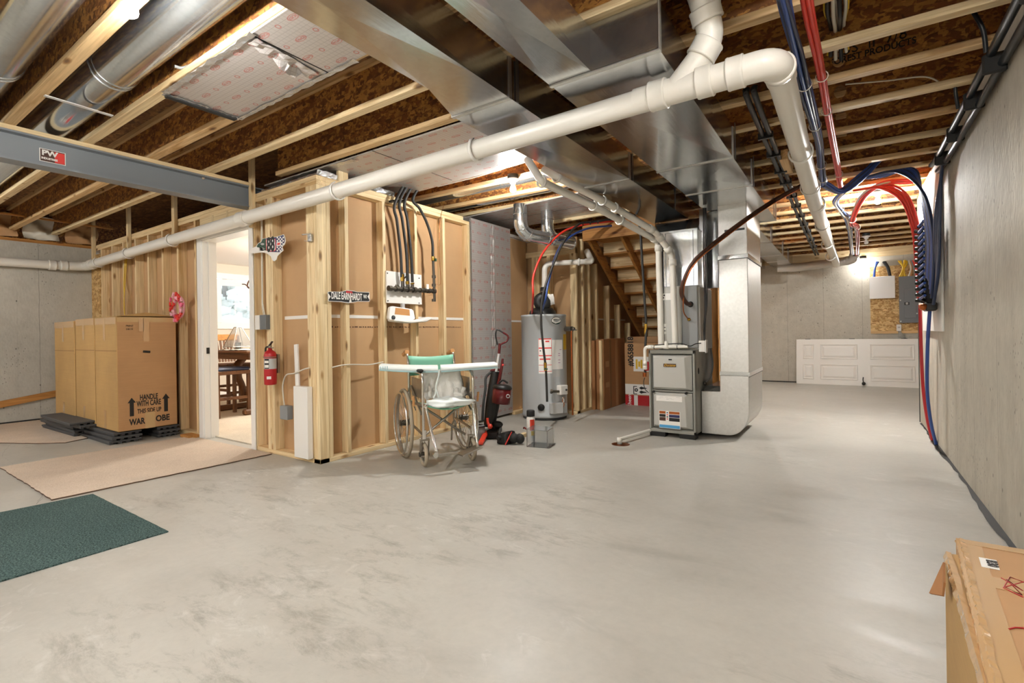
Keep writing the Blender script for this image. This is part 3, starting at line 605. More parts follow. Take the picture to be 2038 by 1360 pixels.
collar((xe, PY-.24, z_e-.014), (0, 1, 0)); collar((xe, PY-.36, z_e-.02), (0, 1, 0)); collar((xe+.24, PY, zx(xe+.24)), (1, 0, 0))
collar((-4.60, PY, zx(-4.6)), (1, 0, .0), .13)
zp = 2.207
MB().tube([(-.86, PY, zp-.001), (PX-.16, PY, zp)], R+.003, 24).build('wye_body', M['pvc'], t)
wy = [V(-.66, PY, zp), V(-.545, PY+.01, zp+.125)]
MB().tube(wy, R+.003, 24).build('wye_branch', M['pvc'], t)
collar((-.745, PY, zp), (1, 0, 0), .08, R+.012); collar((-.53, PY, zp), (1, 0, 0), .07, R+.012); collar((-.40, PY, zp), (1, 0, 0), .07, R+.012)
up_ = fil([V(-.57, PY+.005, zp+.098), V(-.50, PY+.01, zp+.19), V(-.52, PY-.05, zp+.33), V(-.60, PY-.18, zp+.62)], .12, 6)
MB().tube(up_, R, 24).build('branch_pipe', M['pvc'], t)
collar(up_[1]+(up_[2]-up_[1])*.2, up_[2]-up_[1], .075, R+.011); collar(up_[9], up_[10]-up_[9], .06, R+.011); collar(up_[-1]*.5+up_[-2]*.5, up_[-1]-up_[-2], .05, R+.013)
MB().tube(fil([(PX-.17, PY, zp), (PX, PY, zp), (PX, PY+.17, zp)], .12, 7), R+.006, 28).build('elbow', M['pvc'], t)
MB().lathe([(R+.004, 0), (R+.012, 0), (R+.012, .03), (R+.002, .035)], (PX, PY+.06, zp+.0), (0, 1, 0), 28).build('elbow_hub', M['pvc'], t)
runy = [V(PX, PY+.15, zp), V(PX+.0, 5.0, zp-.03), V(PX+.03, 8, zp+.0), V(PX+.06, 10.9, zp+.03)]
MB().tube(runy, R, 24).build('pipe_run', M['pvc'], t)
for y in (5.25, 6.35, 7.8, 9.2): collar((PX+.01, y, zp-.02), (0, 1, 0), .09)
def hook(p, d, par, r=R, hgt=.12, up=True):
    p = V(p); d = V(d).normalized(); sd = d.cross(V(0, 0, 1)).normalized(); w = .011; rows = []
    for k in range(15):
        a = -PI*1.08+PI*1.45*k/14; c = p+(sd*math.cos(a)+V(0, 0, 1)*math.sin(a))*(r+.010); rows.append([c-d*w, c+d*w])
    MB().grid(rows).build('hanger', M['white'], par, solid=.009)
for x in (-8.4, -7.35, -6.12, -3.22, -1.87): hook((x, PY, zx(x)), (1, 0, 0), t)
for y in (3.62, 4.55): hook((PX, y, zp-.02), (0, 1, 0), t)
# ---- furnace vents: two white pipes from the joists to the furnace
VR = .031
def vent(lab, pts, rad, hooks, cols):
    P = fil(pts, rad, 6); t = thing('vent_pipe', lab, 'pipe', pts[-1], 'white vent pipes of the furnace')
    MB().tube(P, VR, 20).build('pipe_run', M['pvc'], t)
    for i in cols:
        a, b = V(pts[i]), V(pts[i+1]); d = (b-a).normalized(); pr = V(pts[i-1])
        for s_, q in ((a, d), (a, (a-pr).normalized()*-1)):
            c = s_+q*.075; MB().lathe([(VR, -.03), (VR+.007, -.03), (VR+.007, .03), (VR, .03)], c, q, 20).build('fitting', M['pvc'], t)
    for s0, i in hooks:
        a, b = V(pts[i]), V(pts[i+1]); hook(a+(b-a)*s0, b-a, t, VR)
    return t
va = [fd(1050, 318, 3.95), fd(1078, 362, 3.80), fd(1185, 412, 4.35), fd(1303, 481, 4.86), V(-1.60, 5.06, .89)]
va[3] = V(-1.615, 5.06, fy(1303, 481, 5.06).z)
vb = [fd(1082, 338, 4.1), fd(1108, 352, 4.0), fd(1208, 404, 4.5), fd(1305, 462, 4.86), fy(1339, 508, 5.0), V(-1.44, 5.0, .89)]
vb[4] = V(-1.455, 5.0, fy(1340, 508, 5.0).z)
vent('left white vent pipe of the pair dropping to the furnace', va, .07, [(.0, 1), (.95, 1), (.35, 2)], (3,))
vent('right white vent pipe of the pair, bending once more above the furnace', vb, .07, [(.0, 1), (.9, 1), (.15, 2)], (3, 4))
# ---- pex and cable bundles under the joists
def bundle(name, lab, cat, mat, pts, n, r, spread, tie=None, tubename='tube', seed=1, grp=None):
    random.seed(seed); P = spl(pts, 7); t = thing(name, lab, cat, P[len(P)//2])
    for k in range(n):
        a = 2*PI*k/n+.4; off = V(math.cos(a)*spread, 0, math.sin(a)*spread*.8); ph = random.random()*6
        MB().tube([p+off*(.75+.3*math.sin(i*.31+ph)) for i, p in enumerate(P)], r, 8).build(tubename, mat if not isinstance(mat, list) else mat[k % len(mat)], t)
    for i in (tie or []):
        i = min(i, len(P)-2); MB().torus(P[i], P[i+1]-P[i], spread+r*1.15, .003, 16, 5).build('cable_tie', M['cable'], t)
    return t
ZB = 2.44
bl = [(-.215, 1.7, ZB), (-.205, 2.278, ZB-.02), (-.195, 2.775, ZB-.01), (-.185, 3.286, ZB-.02), (-.166, 4.367, ZB), (-.178, 5.0, ZB-.02), (-.18, 5.35, ZB-.05)]
bundle('water_tube_bundle', 'bundle of blue plastic water tubes under the right joists, beside the red bundle', 'tubes', [M['bluetube'], M['darkblue']], bl, 6, .0105, .024, (20, 25, 33, 39))
rl = [(-.135, 1.7, ZB), (-.128, 2.37, ZB), (-.108, 2.938, ZB-.01), (-.096, 3.823, ZB-.01), (-.062, 5.094, ZB-.01), (-.04, 5.95, ZB-.03)]
bundle('water_tube_bundle', 'bundle of red plastic water tubes under the right joists, beside the blue bundle', 'tubes', M['redtube'], rl, 4, .0105, .017, (16, 20, 29, 33))
b2 = [V(-.18, 5.35, ZB-.05), V(-.05, 5.55, ZB-.10), V(.12, 5.58, ZB+.03), V(.3, 5.60, ZB+.20), V(.5, 5.60, ZB+.22)]
bundle('water_tube_bundle', 'blue tubes bending right between the joists toward the manifold', 'tubes', [M['bluetube'], M['darkblue']], b2, 7, .0105, .03)
b3 = [V(-.03, 5.75, ZB-.05), V(-.10, 6.05, ZB-.08), V(-.05, 6.5, ZB-.10), V(.0, 7.2, ZB-.06), V(.03, 8.5, ZB-.06), V(.06, 10.9, ZB-.06)]
bundle('water_tube_bundle', 'twisted blue and white tubes continuing to the rear wall under the joists', 'tubes', [M['bluetube'], M['cable'], M['darkblue']], b3, 6, .0105, .026, (12, 18, 25))
b4 = [V(.55, 6.1, ZB+.03), V(.3, 6.05, ZB+.03), V(.13, 6.3, ZB-.02), V(.04, 7.1, ZB-.12), V(.10, 7.8, ZB-.07), V(.12, 9, ZB-.05), V(.13, 10.9, ZB-.06)]
bundle('water_tube_bundle', 'red tubes sweeping left from the manifold then back along the joists', 'tubes', [M['redtube'], M['redtube'], M['cable']], b4, 5, .0105, .026, (20, 28))
# black pipes side by side under joists, with straps
t = thing('black_pipe_pair', 'pair of strapped black pipes under the joists right of the wide duct', 'pipe', (-.475, 6, 2.45))
for dx in (-.022, .022): MB().tube(spl([(-.472+dx, 3.28, 2.53), (-.472+dx, 3.4, 2.47), (-.474+dx, 5.2, 2.455), (-.48+dx, 7, 2.45), (-.485+dx, 10.9, 2.45)], 6), .017, 10).build('pipe_run', M['black'], t)
for y in (3.95, 4.4, 4.9, 5.3, 5.9, 6.4, 7, 7.6, 8.2, 9, 9.8): B(-.525, -.428, y-.012, y+.012, 2.43, 2.475).build('strap', M['black'], t)
tag(B(-.455, -.39, 4.55, 5.0, 2.44, ZJ-.002).build('timber_block', M['pinef_y'], bev=.003), 'short timber block beside the strapped black pipes', 'board')
tag(B(-.36, -.30, 6.0, 6.5, 2.46, ZJ-.002).build('timber_block', M['pine_y'], bev=.003), 'pale timber block between the black pipes and the drain pipe', 'board')
# electrical cables through the joist holes
t = thing('cable_bundle', 'black, white and yellow electrical cables threaded through the joist holes', 'cables', (WIRE_X, 4, WIRE_Z))
for k, (mm, dx, dz, r) in enumerate(((M['black'], -.028, -.022, .010), (M['cable'], -.010, -.036, .009), (M['black'], .010, -.034, .010), (M['cable'], .028, -.022, .008), (M['yellow'], .036, .0, .005), (M['yellow'], -.038, .01, .005), (M['cable'], .0, .0, .006))):
    pts = []
    for j in range(6, 23):
        y = jy(j, WIRE_X)-.03 if j < len(JY) else 7
        if y > 7: break
        pts.append(V(WIRE_X+dx*.95, y, WIRE_Z+dz*1.1)); pts.append(V(WIRE_X+dx*1.3, y+.21, WIRE_Z+dz-.04-.012*(k % 3)))
    MB().tube(spl(pts, 4), r, 8).build('cable', mm, t)
# black pipe pair along the top of the right wall
t = thing('wall_pipe_pair', 'pair of black pipes clamped along the top of the right concrete wall', 'pipe', (.6, 3, 2.35))
for k, (dx, dz) in enumerate(((-.075, .0), (-.035, -.055))): MB().tube(spl([(XR+dx, .6, 2.40+dz), (XR+dx, 2.4, 2.36+dz), (XR+dx+.008, 3.1, 2.37+dz), (XR+dx, 3.8, 2.345+dz), (XR+dx, 4.9, 2.35+dz), (XR+dx-.0, 5.25, 2.38+dz)], 6), .019, 12).build('pipe_run', M['pipe_black'], t)
for y in (2.0, 2.62, 3.25, 3.72, 4.3, 4.85): MB().box(XR-.10, XR-.01, y-.010, y+.010, 2.272, 2.37).build('clamp', M['blackmatte'], t, bev=.008)
mb = MB()
for y, x in ((2.75, .40), (3.3, .44), (4.05, .47)): mb = MB().tube(spl([(XR-.075, y, 2.40), (XR-.09, y-.03, 2.5), (x+.08, y-.03, 2.60)], 5), .010, 8); mb.build('branch', M['pipe_black'], t)
MB().tube(spl([(.0, 3.98, 2.62), (.25, 4.03, 2.60), (.42, 4.0, 2.58), (.52, 3.93, 2.545)], 6), .005, 6)
tag(MB().tube(spl([(.0, 3.83, 2.63), (.22, 3.86, 2.60), (.40, 3.9, 2.585), (.50, 4.0, 2.545)], 6), .005, 6).build('thin_cable', M['cable']), 'thin grey cable looping between the second and third right joists', 'cable')
# small details top left
tag(MB().tube(spl([(-2.96, 1.29-.0, 2.60), (-3.02, 1.24, 2.565), (-3.03, 1.2, 2.56)], 5), .008, 8).build('thin_cable', M['grey']), 'short grey cable stub poking out beside the bright round duct', 'cable')
t = thing('yellow_cable', 'yellow cable stapled along the joist web above the partition corner', 'cable', (-2.8, 2.55, 2.6))
MB().tube(spl([(-4.4, 2.945, 2.60), (-3.8, 2.945, 2.61), (-3.3, 2.945, 2.62), (-2.8, 2.95, 2.66), (-2.3, 2.955, 2.68), (-1.9, 2.95, 2.70)], 6), .006, 6).build('cable', M['tan'], t)
tag(MB().tube(spl([(-3.5, 3.80, 2.60), (-3.0, 3.79, 2.60), (-2.6, 3.70, 2.58), (-2.35, 3.69, 2.60)], 6), .006, 6).build('thin_cable', M['white']), 'white cable running to the lit bulb left of centre', 'cable')
tag(MB().tube(spl([(-2.3, 3.69, 2.60), (-2.1, 3.72, 2.63), (-1.95, 3.75, 2.68)], 6), .006, 6).build('thin_cable', M['white']), 'white cable leaving the lit bulb left of centre toward the duct', 'cable')
tag(MB().bar(fz(0, 424, 2.59), fz(224, 456, 2.59), .035, .018).build('furring_strip', M['amber_y']), 'thin timber strip running across the joists at far left', 'board')
# silver wrapped flexible duct on the rear wall
random.seed(4); pts = spl([(-1.15, 10.95, 2.26), (-.8, 10.98, 2.25), (-.45, 10.98, 2.27), (-.15, 10.95, 2.285), (.05, 10.9, 2.31), (.10, 10.8, 2.40)], 9)
tag(MB().tube(pts, [.075+.008*random.random() for _ in pts], 20).build('flexible_duct', M['flexwrap']), 'silver wrapped flexible duct along the top of the rear concrete wall', 'duct')
# ================================================================= EQUIPMENT
# ---- furnace
fx0, fx1, fy0, fy1, fz1 = -1.70, -1.245, 4.955, 5.70, .873
t = thing('furnace', 'grey gas furnace cabinet with two front doors, standing on black feet', 'furnace', (-1.47, 5.3, 0))
MB().box(fx0, fx1, fy0+.03, fy1, .045, fz1).box(fx0, fx0+.018, fy0, fy0+.05, .045, fz1).box(fx1-.018, fx1, fy0, fy0+.05, .045, fz1).box(fx0, fx1, fy0, fy0+.05, fz1-.035, fz1).box(fx0, fx1, fy0, fy0+.05, .045, .075).build('cabinet', M['furnace_dark'], t, bev=.003)
def door(z0, z1, nm):
    x0, x1 = fx0+.022, fx1-.022; k = .05; y = fy0
    d = MB().hexa([(x0,y+.03,z0),(x1,y+.03,z0),(x1,y+.04,z0),(x0,y+.04,z0),(x0,y+.03,z1),(x1,y+.03,z1),(x1,y+.04,z1),(x0,y+.04,z1)])
    d.add([(x0+.01,y+.03,z0+.01),(x1-.01,y+.03,z0+.01),(x1-.01,y+.03,z1-.01),(x0+.01,y+.03,z1-.01),(x0+.035,y-.012,z0+.035),(x1-.06,y-.012,z0+.035),(x1-.075,y-.012,z1-.035),(x0+.035,y-.012,z1-.03)],
          [(0,1,5,4),(1,2,6,5),(2,3,7,6),(3,0,4,7),(4,5,6,7)])
    return d.build(nm, M['furnace'], t, bev=.004, seg=2)
du = door(.465, .835, 'upper_door'); dl = door(.08, .455, 'lower_door')
fc = lambda u, v: fy(u, v, fy0-.013)
a = fc(1333, 716); MB().ball((a.x-.006, a.y, a.z), .008, 10).ball((a.x+.012, a.y, a.z), .008, 10).bar((a.x-.01, a.y, a.z), (a.x+.016, a.y, a.z), .012, .010).build('sight_glass', M['black'], du)
p0, p1 = fc(1320.5, 724), fc(1345.5, 731)
bp = B(p0.x, p1.x, fy0-.0165, fy0-.011, p1.z, p0.z).build('name_plate', M['brown'], du)
text('Ducane', bp, ((p0.x+p1.x)/2, fy0-.017, (p0.z+p1.z)/2), (1, 0, 0), (0, 0, 1), .036, M['brass'], align='CENTER', shear=.25, bold=.001)
for u in (1302.5, 1367):
    a = fy(u, 779 if u < 1340 else 782.5, fy0+.02); MB().lathe([(0, -.03), (.011, -.028), (.013, -.01), (.013, 0)], (a.x, fy0+.005, a.z), (0, 1, 0), 14).build('latch_knob', M['black'], t)
p0, p1 = fc(1306, 787), fc(1357.5, 801)
lb = B(p0.x, p1.x, fy0-.0145, fy0-.011, p1.z, p0.z).build('instruction_label', M['paper'], dl)
mb = MB(); random.seed(2)
for i in range(9):
    x = p0.x+.02+random.random()*(p1.x-p0.x-.07); z = p1.z+.01+random.random()*.035; mb.box(x, x+.02+.02*random.random(), fy0-.0149, fy0-.0146, z, z+.002)
mb.build('label_print', M['lightgrey'], lb)
p0, p1 = fc(1311.5, 817), fc(1354, 855)
W, H = p1.x-p0.x, p0.z-p1.z
lb = B(p0.x, p1.x, fy0-.0145, fy0-.011, p1.z, p0.z).build('energy_label', M['paper'], dl)
def pr(x0, x1, z0, z1, mm, nm='label_print'): B(p0.x+W*x0, p0.x+W*x1, fy0-.0152, fy0-.0146, p1.z+H*z0, p1.z+H*z1).build(nm, M[mm], lb)
for x0, x1 in ((.02, .32), (.48, .98)): pr(x0, x1, .83, .98, 'copper'); pr(x0, x1, .64, .80, 'navy' if x0 > .3 else 'ink'); pr(x0, x1, .42, .62, 'brown' if x0 < .3 else 'ink')
pr(.02, .98, .02, .19, 'skyb')
for i, mm in enumerate(('navy', 'coral', 'ink', 'coral')): pr(.37, .43, .86-.12*i, .93-.12*i, mm)
for x0, y0 in ((fx0, fy0), (fx1-.16, fy0), (fx0, fy1-.1), (fx1-.16, fy1-.1)): B(x0, x0+.16, y0+.0, y0+.1, 0, .046).build('foot', M['blackmatte'], t, bev=.006)
a = fx(1385, 740, fx1); MB().ball((fx1, a.y+.1, a.z), .022, 12, 0, (.3, 1, 1.5)).build('grommet', M['black'], t)
MB().tube(spl([(fx1+.02, 5.55, .87), (fx1+.03, 5.58, .70), (fx1+.03, 5.46, .57), (fx1+.01, 5.30, .52)], 7), .010, 8).build('gas_whip', M['grey'], t)
MB().ball((fx1+.012, 5.30, .52), .02, 10).build('whip_nut', M['iron'], t)
# ---- coil case + plenum
cx0, cx1, cy0, cy1 = -1.63, -1.235, 5.08, 5.62
t = thing('evaporator_coil_case', 'grey evaporator coil case above the furnace, copper lines entering its front', 'appliance', (-1.43, 5.35, .875))
MB().box(cx0, cx1, cy0+.02, cy1, .875, 1.52).box(cx1, cx1+.012, cy0+.03, cy1, .875, 1.50).build('case', M['furnace'], t, bev=.003)
MB().box(cx0, -1.575, cy0, cy0+.019, .89, 1.515).build('left_panel', M['furnace_dark'], t)
MB().box(-1.572, -1.395, cy0-.003, cy0+.018, .89, 1.515).build('front_panel', M['furnace'], t, bev=.004)
MB().box(-1.392, -1.24, cy0-.003, cy0+.018, .89, 1.515).build('service_panel', M['grey'], t, bev=.004)
mb = MB()
for i in range(4): mb.box(-1.63+.012*i, -1.624+.012*i, cy0-.003, cy0, .89, 1.515)
def stick(u0, v0, u1, v1, mm, nm, y=cy0-.0045):
    a, b = fy(u0, v0, y), fy(u1, v1, y); return B(a.x, b.x, y-.001, y+.0005, a.z, b.z).build(nm, M[mm], t)
s_ = stick(1313, 585, 1335, 597, 'paper', 'warning_label')
for u, v in ((1318, 589), (1322, 588), (1320, 593)): a = fy(u, v, cy0-.006); MB().ball(a, .009, 8, 0, (1, .1, 1)).build('label_print', M['ink'], s_)
s_ = stick(1312, 645, 1326, 665, 'paper', 'rating_label')
mb = MB()
for i in range(5):
    a = fy(1314+i % 2*5, 648+3.5*i, cy0-.006); mb.box(a.x, a.x+.03, a.y-.0008, a.y, a.z-.006, a.z+.002)
mb.build('label_print', M['ink'], s_)
t = thing('supply_plenum', 'shiny sheet metal plenum on the coil case, sloping top below the trunk duct', 'duct', (-1.43, 5.35, 1.52))
MB().box(cx0+.012, cx1-.005, cy0+.03, cy1, 1.52, 2.08).add([(cx0+.012,cy0+.03,2.08),(cx1-.005,cy0+.03,2.08),(cx1-.07,cy1,2.296),(cx0-.2,cy1,2.296),(cx0+.012,cy1,2.08),(cx1-.005,cy1,2.08)], [(0,1,2,3),(0,3,4),(1,5,2)]).build('plenum', M['galv'], t)
MB().box(cx0+.005, cx1, cy0+.015, cy0+.035, 2.07, 2.088).build('seam_flange', M['galv_bright'], t)
for x in (-1.575, -1.30): B(x, x+.02, cy0+.012, cy0+.03, 1.52, 2.07).build('standing_seam', M['galv_bright'], t)
MB().box(cx1-.005, cx1+.05, cy0+.12, cy0+.16, 1.5, 2.29).box(cx1-.005, cx1+.05, cy0+.30, cy0+.34, 1.5, 2.29).build('side_seam', M['galv'], t)
MB().box(cx1+.05, cx1+.20, cy1-.25, cy1+.1, 1.5, 2.29).build('rear_section', M['galv'], t)
# cables down the side of the plenum + switch box
mb = MB(); 
for k in range(3): mb.tube(spl([(cx1+.055+.012*k, cy0+.05, 2.28), (cx1+.05+.015*k, cy0+.04, 1.7), (cx1+.06+.008*k, cy0+.03, 1.3), (cx1+.045+.012*(k % 2), cy0+.03, 1.1), (cx1+.05, cy0+.03, .95)], 6), .006, 6)
tag(mb.build('control_cables', M['black']), 'twisted black control cables hanging down beside the coil case', 'cables')
t = thing('switch_box', 'small white switch box on the right side of the coil case', 'switch', (-1.20, 5.06, .86))
B(-1.222, -1.165, 5.03, 5.09, .855, .965).build('box', M['white'], t, bev=.004); B(-1.16, -1.152, 5.02, 5.095, .845, .975).build('cover_plate', M['whitegloss'], t, bev=.003)
# refrigerant line set
t = thing('refrigerant_line_set', 'insulated brown refrigerant line with bare copper line, curving into the coil case', 'pipe', (-1.3, 5.06, 1.2))
L = [fd(1600, 367, 4.8), fd(1540, 400, 4.66), fd(1480, 440, 4.6), fd(1420, 486, 4.58), fd(1382, 520, 4.62), fd(1362, 558, 4.68), fd(1357, 585, 4.74), fd(1366, 603, 4.85), fy(1374, 606, cy0-.01)]
MB().tube(spl(L, 8), .021, 12).build('insulated_line', M['brown'], t); MB().ball(L[-1], .03, 12).build('end_grommet', M['blackmatte'], t)
L2 = [p+V(.012, -.02, -.022) for p in L[:6]]+[fd(1360, 600, 4.78), fd(1361, 622, 4.84), fy(1370, 636, cy0-.01)]
MB().tube(spl(L2, 8), .006, 8).build('copper_line', M['copper'], t); MB().ball(fy(1371, 636, cy0-.01), .018, 10).build('brass_fitting', M['brass'], t)
for i in (1, 3): MB().torus(L[i], L[i+1]-L[i-1], .026, .003, 16, 5).build('cable_tie', M['black'], t)
# condensate pipe over the furnace front edge
t = thing('condensate_pipe', 'white condensate pipe lying across the top front of the furnace', 'pipe', (-1.5, 4.93, .88))
zc = .905; MB().tube(fil([(-1.728, 4.93, .70), (-1.728, 4.93, zc), (-1.30, 4.93, zc+.006)], .035, 5), .016, 14).build('pipe_run', M['pvc'], t)
MB().tube([(-1.51, 4.93, zc), (-1.51, 4.94, zc+.055)], .019, 14).build('vent_stub', M['pvc'], t)
for p, d in (((-1.728, 4.93, .74), (0, 0, 1)), ((-1.728, 4.93, .70), (0, 0, 1)), ((-1.67, 4.93, zc), (1, 0, 0)), ((-1.51, 4.93, zc), (1, 0, 0))): MB().lathe([(.016, -.025), (.021, -.025), (.021, .025), (.016, .025)], p, d, 14).build('fitting', M['pvc'], t)
for x in (-1.63, -1.40): MB().torus((x, 4.93, zc), (1, 0, 0), .018, .003, 14, 5).build('cable_tie', M['black'], t)
MB().tube(spl([(-1.62, 4.92, zc+.02), (-1.5, 4.935, zc+.03), (-1.36, 4.92, zc+.035), (-1.28, 4.93, zc+.01), (-1.24, 4.98, zc+.03), (-1.20, 5.03, .94)], 6), .005, 6).build('thin_wire', M['black'], t)
# floor drain pipe
t = thing('floor_drain_pipe', 'white drain pipe on the floor, from the furnace foot to a rusty floor hole', 'pipe', (-1.86, 4.5, 0))
q = fz(1233, 876, .04); MB().tube(fil([(-1.68, 5.05, .05), (q.x, q.y, .045), (q.x, q.y, .0)], .03, 5), .017, 14).build('pipe_run', M['pvc'], t)
MB().lathe([(.017, 0), (.024, 0), (.024, .06), (.017, .065)], (q.x, q.y, 0), (0, 0, 1), 16).build('elbow', M['pvc'], t)
tag(MB().lathe([(0, .0015), (.07, .0012), (.085, .0)], (q.x+.01, q.y-.0, .001), (0, 0, 1), 20).build('rust_stain', M['copper']), 'rusty ring on the floor around the drain pipe end', 'stain')
# ---- return drop and boot
t = thing('return_drop_duct', 'tall sheet metal return duct dropping from the ceiling, curving into the furnace side', 'duct', (-.93, 5.6, .03))
dx0, dx1, dy0, dy1 = -1.062, -.80, 5.20, 6.05
B(dx0, dx1, dy0, dy1, 1.79, ZD+.05).build('upper_section', M['galv_matte'], t, bev=.004)
B(dx0, dx1, dy0, dy1, .64, 1.77).build('middle_section', M['galv_matte'], t, bev=.004)
for z in (1.78, .635): MB().box(dx0-.004, dx1+.006, dy0-.007, dy0+.005, z-.02, z+.02).box(dx1-.005, dx1+.007, dy0, dy1, z-.02, z+.02).build('drive_cleat', M['galv_bright'], t)
for z in (1.757, .612): MB().box(dx0-.003, dx1+.005, dy0-.0065, dy0, z-.003, z+.003).box(dx1, dx1+.0065, dy0, dy1, z-.003, z+.003).build('seam_sealant', M['blackmatte'], t)
B(dx0+.06, dx1-.02, dy0-.004, dy0-.0005, 2.03, 2.05).build('sealant_line', M['steel_dark'], t)
prof = [(fx1+.005, .03), (-1.0, .03)]+[(-1.0+.198*math.sin(PI/2*i/10), .03+.25-.25*math.cos(PI/2*i/10)) for i in range(1, 11)]+[(dx1, .62), (dx0, .62), (dx0, .46), (fx1+.005, .455)]
MB().prism(prof, (0, dy1, 0), (1, 0, 0), (0, 0, 1), dy1-dy0+.02).build('elbow_boot', M['galv_matte'], t, bev=.004)
MB().hexa([(fx1+.01,dy0,.45),(dx0,dy0,.455),(dx0,dy1,.455),(fx1+.01,dy1,.45),(fx1+.04,dy0+.06,.50),(dx0,dy0+.05,.505),(dx0,dy1,.51),(fx1+.04,dy1,.50)]).build('boot_flange', M['galv'], t)
p = fy(1421, 600, 6.2); tag(B(p.x-.045, p.x+.045, 6.2, 6.24, 0, 2.5).build('timber_post', M['amber_z'], bev=.003), 'amber timber post between the coil case and the tall return duct', 'post')
# ---- water heater
wc = V(-3.195, 5.385, 0); wr_ = .285; wdir = math.atan2(-5.385, 3.195)
t = thing('water_heater', 'tall grey cylindrical gas water heater with red and white warning labels', 'water heater', wc)
MB().lathe([(0, .0), (wr_-.01, 0), (wr_-.01, .035)], wc, (0, 0, 1), 48).build('base_ring', M['steel_dark'], t)
MB().lathe([(wr_-.006, .03), (wr_, .035), (wr_, .06), (wr_-.003, .065), (wr_-.003, 1.262), (wr_+.003, 1.265), (wr_+.003, 1.285), (wr_-.004, 1.292), (0, 1.295)], wc, (0, 0, 1), 56).build('tank_jacket', M['grey_heater'], t)
def wang(u): return wdir+math.asin(max(-1, min(1, (u-1085)/48.0)))
def wz(u, v): return fd(u, v, 5.98-.24*math.cos(wang(u)-wdir)).z
def patch(u0, v0, u1, v1, mat, name, off=.0, par=None):
    a0, a1 = wang(u0), wang(u1); z0, z1 = wz((u0+u1)/2, v0), wz((u0+u1)/2, v1); r = wr_-.0015+off; rows = []
    for z in (z1, z0): rows.append([wc+V(r*math.cos(a0+(a1-a0)*k/8), r*math.sin(a0+(a1-a0)*k/8), z) for k in range(9)])
    return MB().grid(rows).build(name, M[mat], par or t)
l = patch(1073.5, 674.5, 1101, 747, 'paper', 'warning_label')
for v0, v1 in ((674.5, 676.5), (693, 695.5), (709, 711), (729, 730), (742, 743)): patch(1074, v0, 1100.5, v1, 'coral', 'label_stripe', .0006, l)
patch(1076, 716, 1098, 718.5, 'coral', 'label_stripe', .0006, l)
patch(1074, 676, 1074.6, 711, 'coral', 'label_stripe', .0006, l); patch(1100, 676, 1100.6, 711, 'coral', 'label_stripe', .0006, l)
patch(1088, 679, 1096, 682, 'coral', 'label_picture', .0007, l); patch(1076, 699, 1079, 701, 'ink', 'label_picture', .0007, l)
l = patch(1101.5, 677, 1123.5, 738, 'paper', 'rating_label')
for u, v in ((1117, 697), (1114, 705), (1114, 709), (1114, 718), (1114, 724)): patch(u, v, u+4, v+1.2, 'mauve', 'label_print', .0006, l)
patch(1103, 740, 1118, 754, 'lightgrey', 'stamp_plate')
a0 = wang(1111.5); z0 = wz(1111.5, 637.5); rows = []
def oval(sx, sz, mat, off, nm, zlo=-1, zhi=1, par=None):
    vs = []; r = wr_+off
    for k in range(32):
        b = 2*PI*k/32; zz = max(zlo, min(zhi, math.sin(b))); xx = math.cos(b) if zz == math.sin(b) else math.copysign(math.sqrt(max(0, 1-zz*zz)), math.cos(b))
        an = a0+xx*sx/wr_; vs.append(wc+V(r*math.cos(an), r*math.sin(an), z0+zz*sz))
    return MB().add(vs, [tuple(range(32))]).build(nm, M[mat], par or t)
lo = oval(.072, .045, 'ink', .0000, 'logo_badge'); oval(.067, .041, 'white', .0012, 'badge_face', par=lo); oval(.067, .041, 'greenlogo', .0018, 'badge_band', -1, -.25, par=lo)
tx = V(-math.sin(a0), math.cos(a0), 0); text('AO Smith', lo, wc+V(math.cos(a0), math.sin(a0), 0)*(wr_+.004)+V(0, 0, z0+.013)-tx*.052, tx, (0, 0, 1), .026, M['ink'], shear=.2)
patch(1125.5, 665.5, 1132.5, 697.5, 'yellow', 'yellow_label')
# gas control, burner cover, drain
def wpos(u, v, out): a = wang(u); return wc+V(math.cos(a)*(wr_+out), math.sin(a)*(wr_+out), wz(u, v)), V(math.cos(a), math.sin(a), 0)
p, n_ = wpos(1117, 780, .035); MB().obox(p, (.125, .075, .115), (-n_.y, n_.x, 0), n_).build('gas_control', M['white'], t, bev=.008)
MB().ball(p+n_*.04+V(-n_.y, n_.x, 0)*.03, .014, 10).build('control_knob', M['black'], t)
p, n_ = wpos(1106, 818, .03); MB().obox(p, (.16, .07, .125), (-n_.y, n_.x, 0), n_).build('burner_cover', M['lightgrey'], t, bev=.005)
p, n_ = wpos(1121, 818, .02); MB().obox(p, (.07, .06, .12), (-n_.y, n_.x, 0), n_).build('burner_cover', M['grey_heater'], t, bev=.005)
p, n_ = wpos(1077.5, 817, .0); MB().lathe([(0, .02), (.035, .02), (.042, .012), (.042, -.01)], p, n_, 24).build('round_port', M['black'], t)
p, n_ = wpos(1097, 787, .05); p2, _ = wpos(1110, 783, .05); MB().tube(spl([p, p+V(0, 0, .02), p2], 5), .015, 10).build('gas_pipe', M['iron'], t)
MB().ball(p+V(0, 0, .035), .018, 10).build('pipe_union', M['oldchrome'], t)
p, n_ = wpos(1116, 795, .06)
for k in (-.012, .012): MB().tube(spl([p+V(k, 0, 0), p+V(-k, 0, -.04), p+V(k, 0, -.08), p+V(0, 0, -.12)], 5), .004, 6).build('lead_wire', M['wire_or'] if k > 0 else M['white'], t)
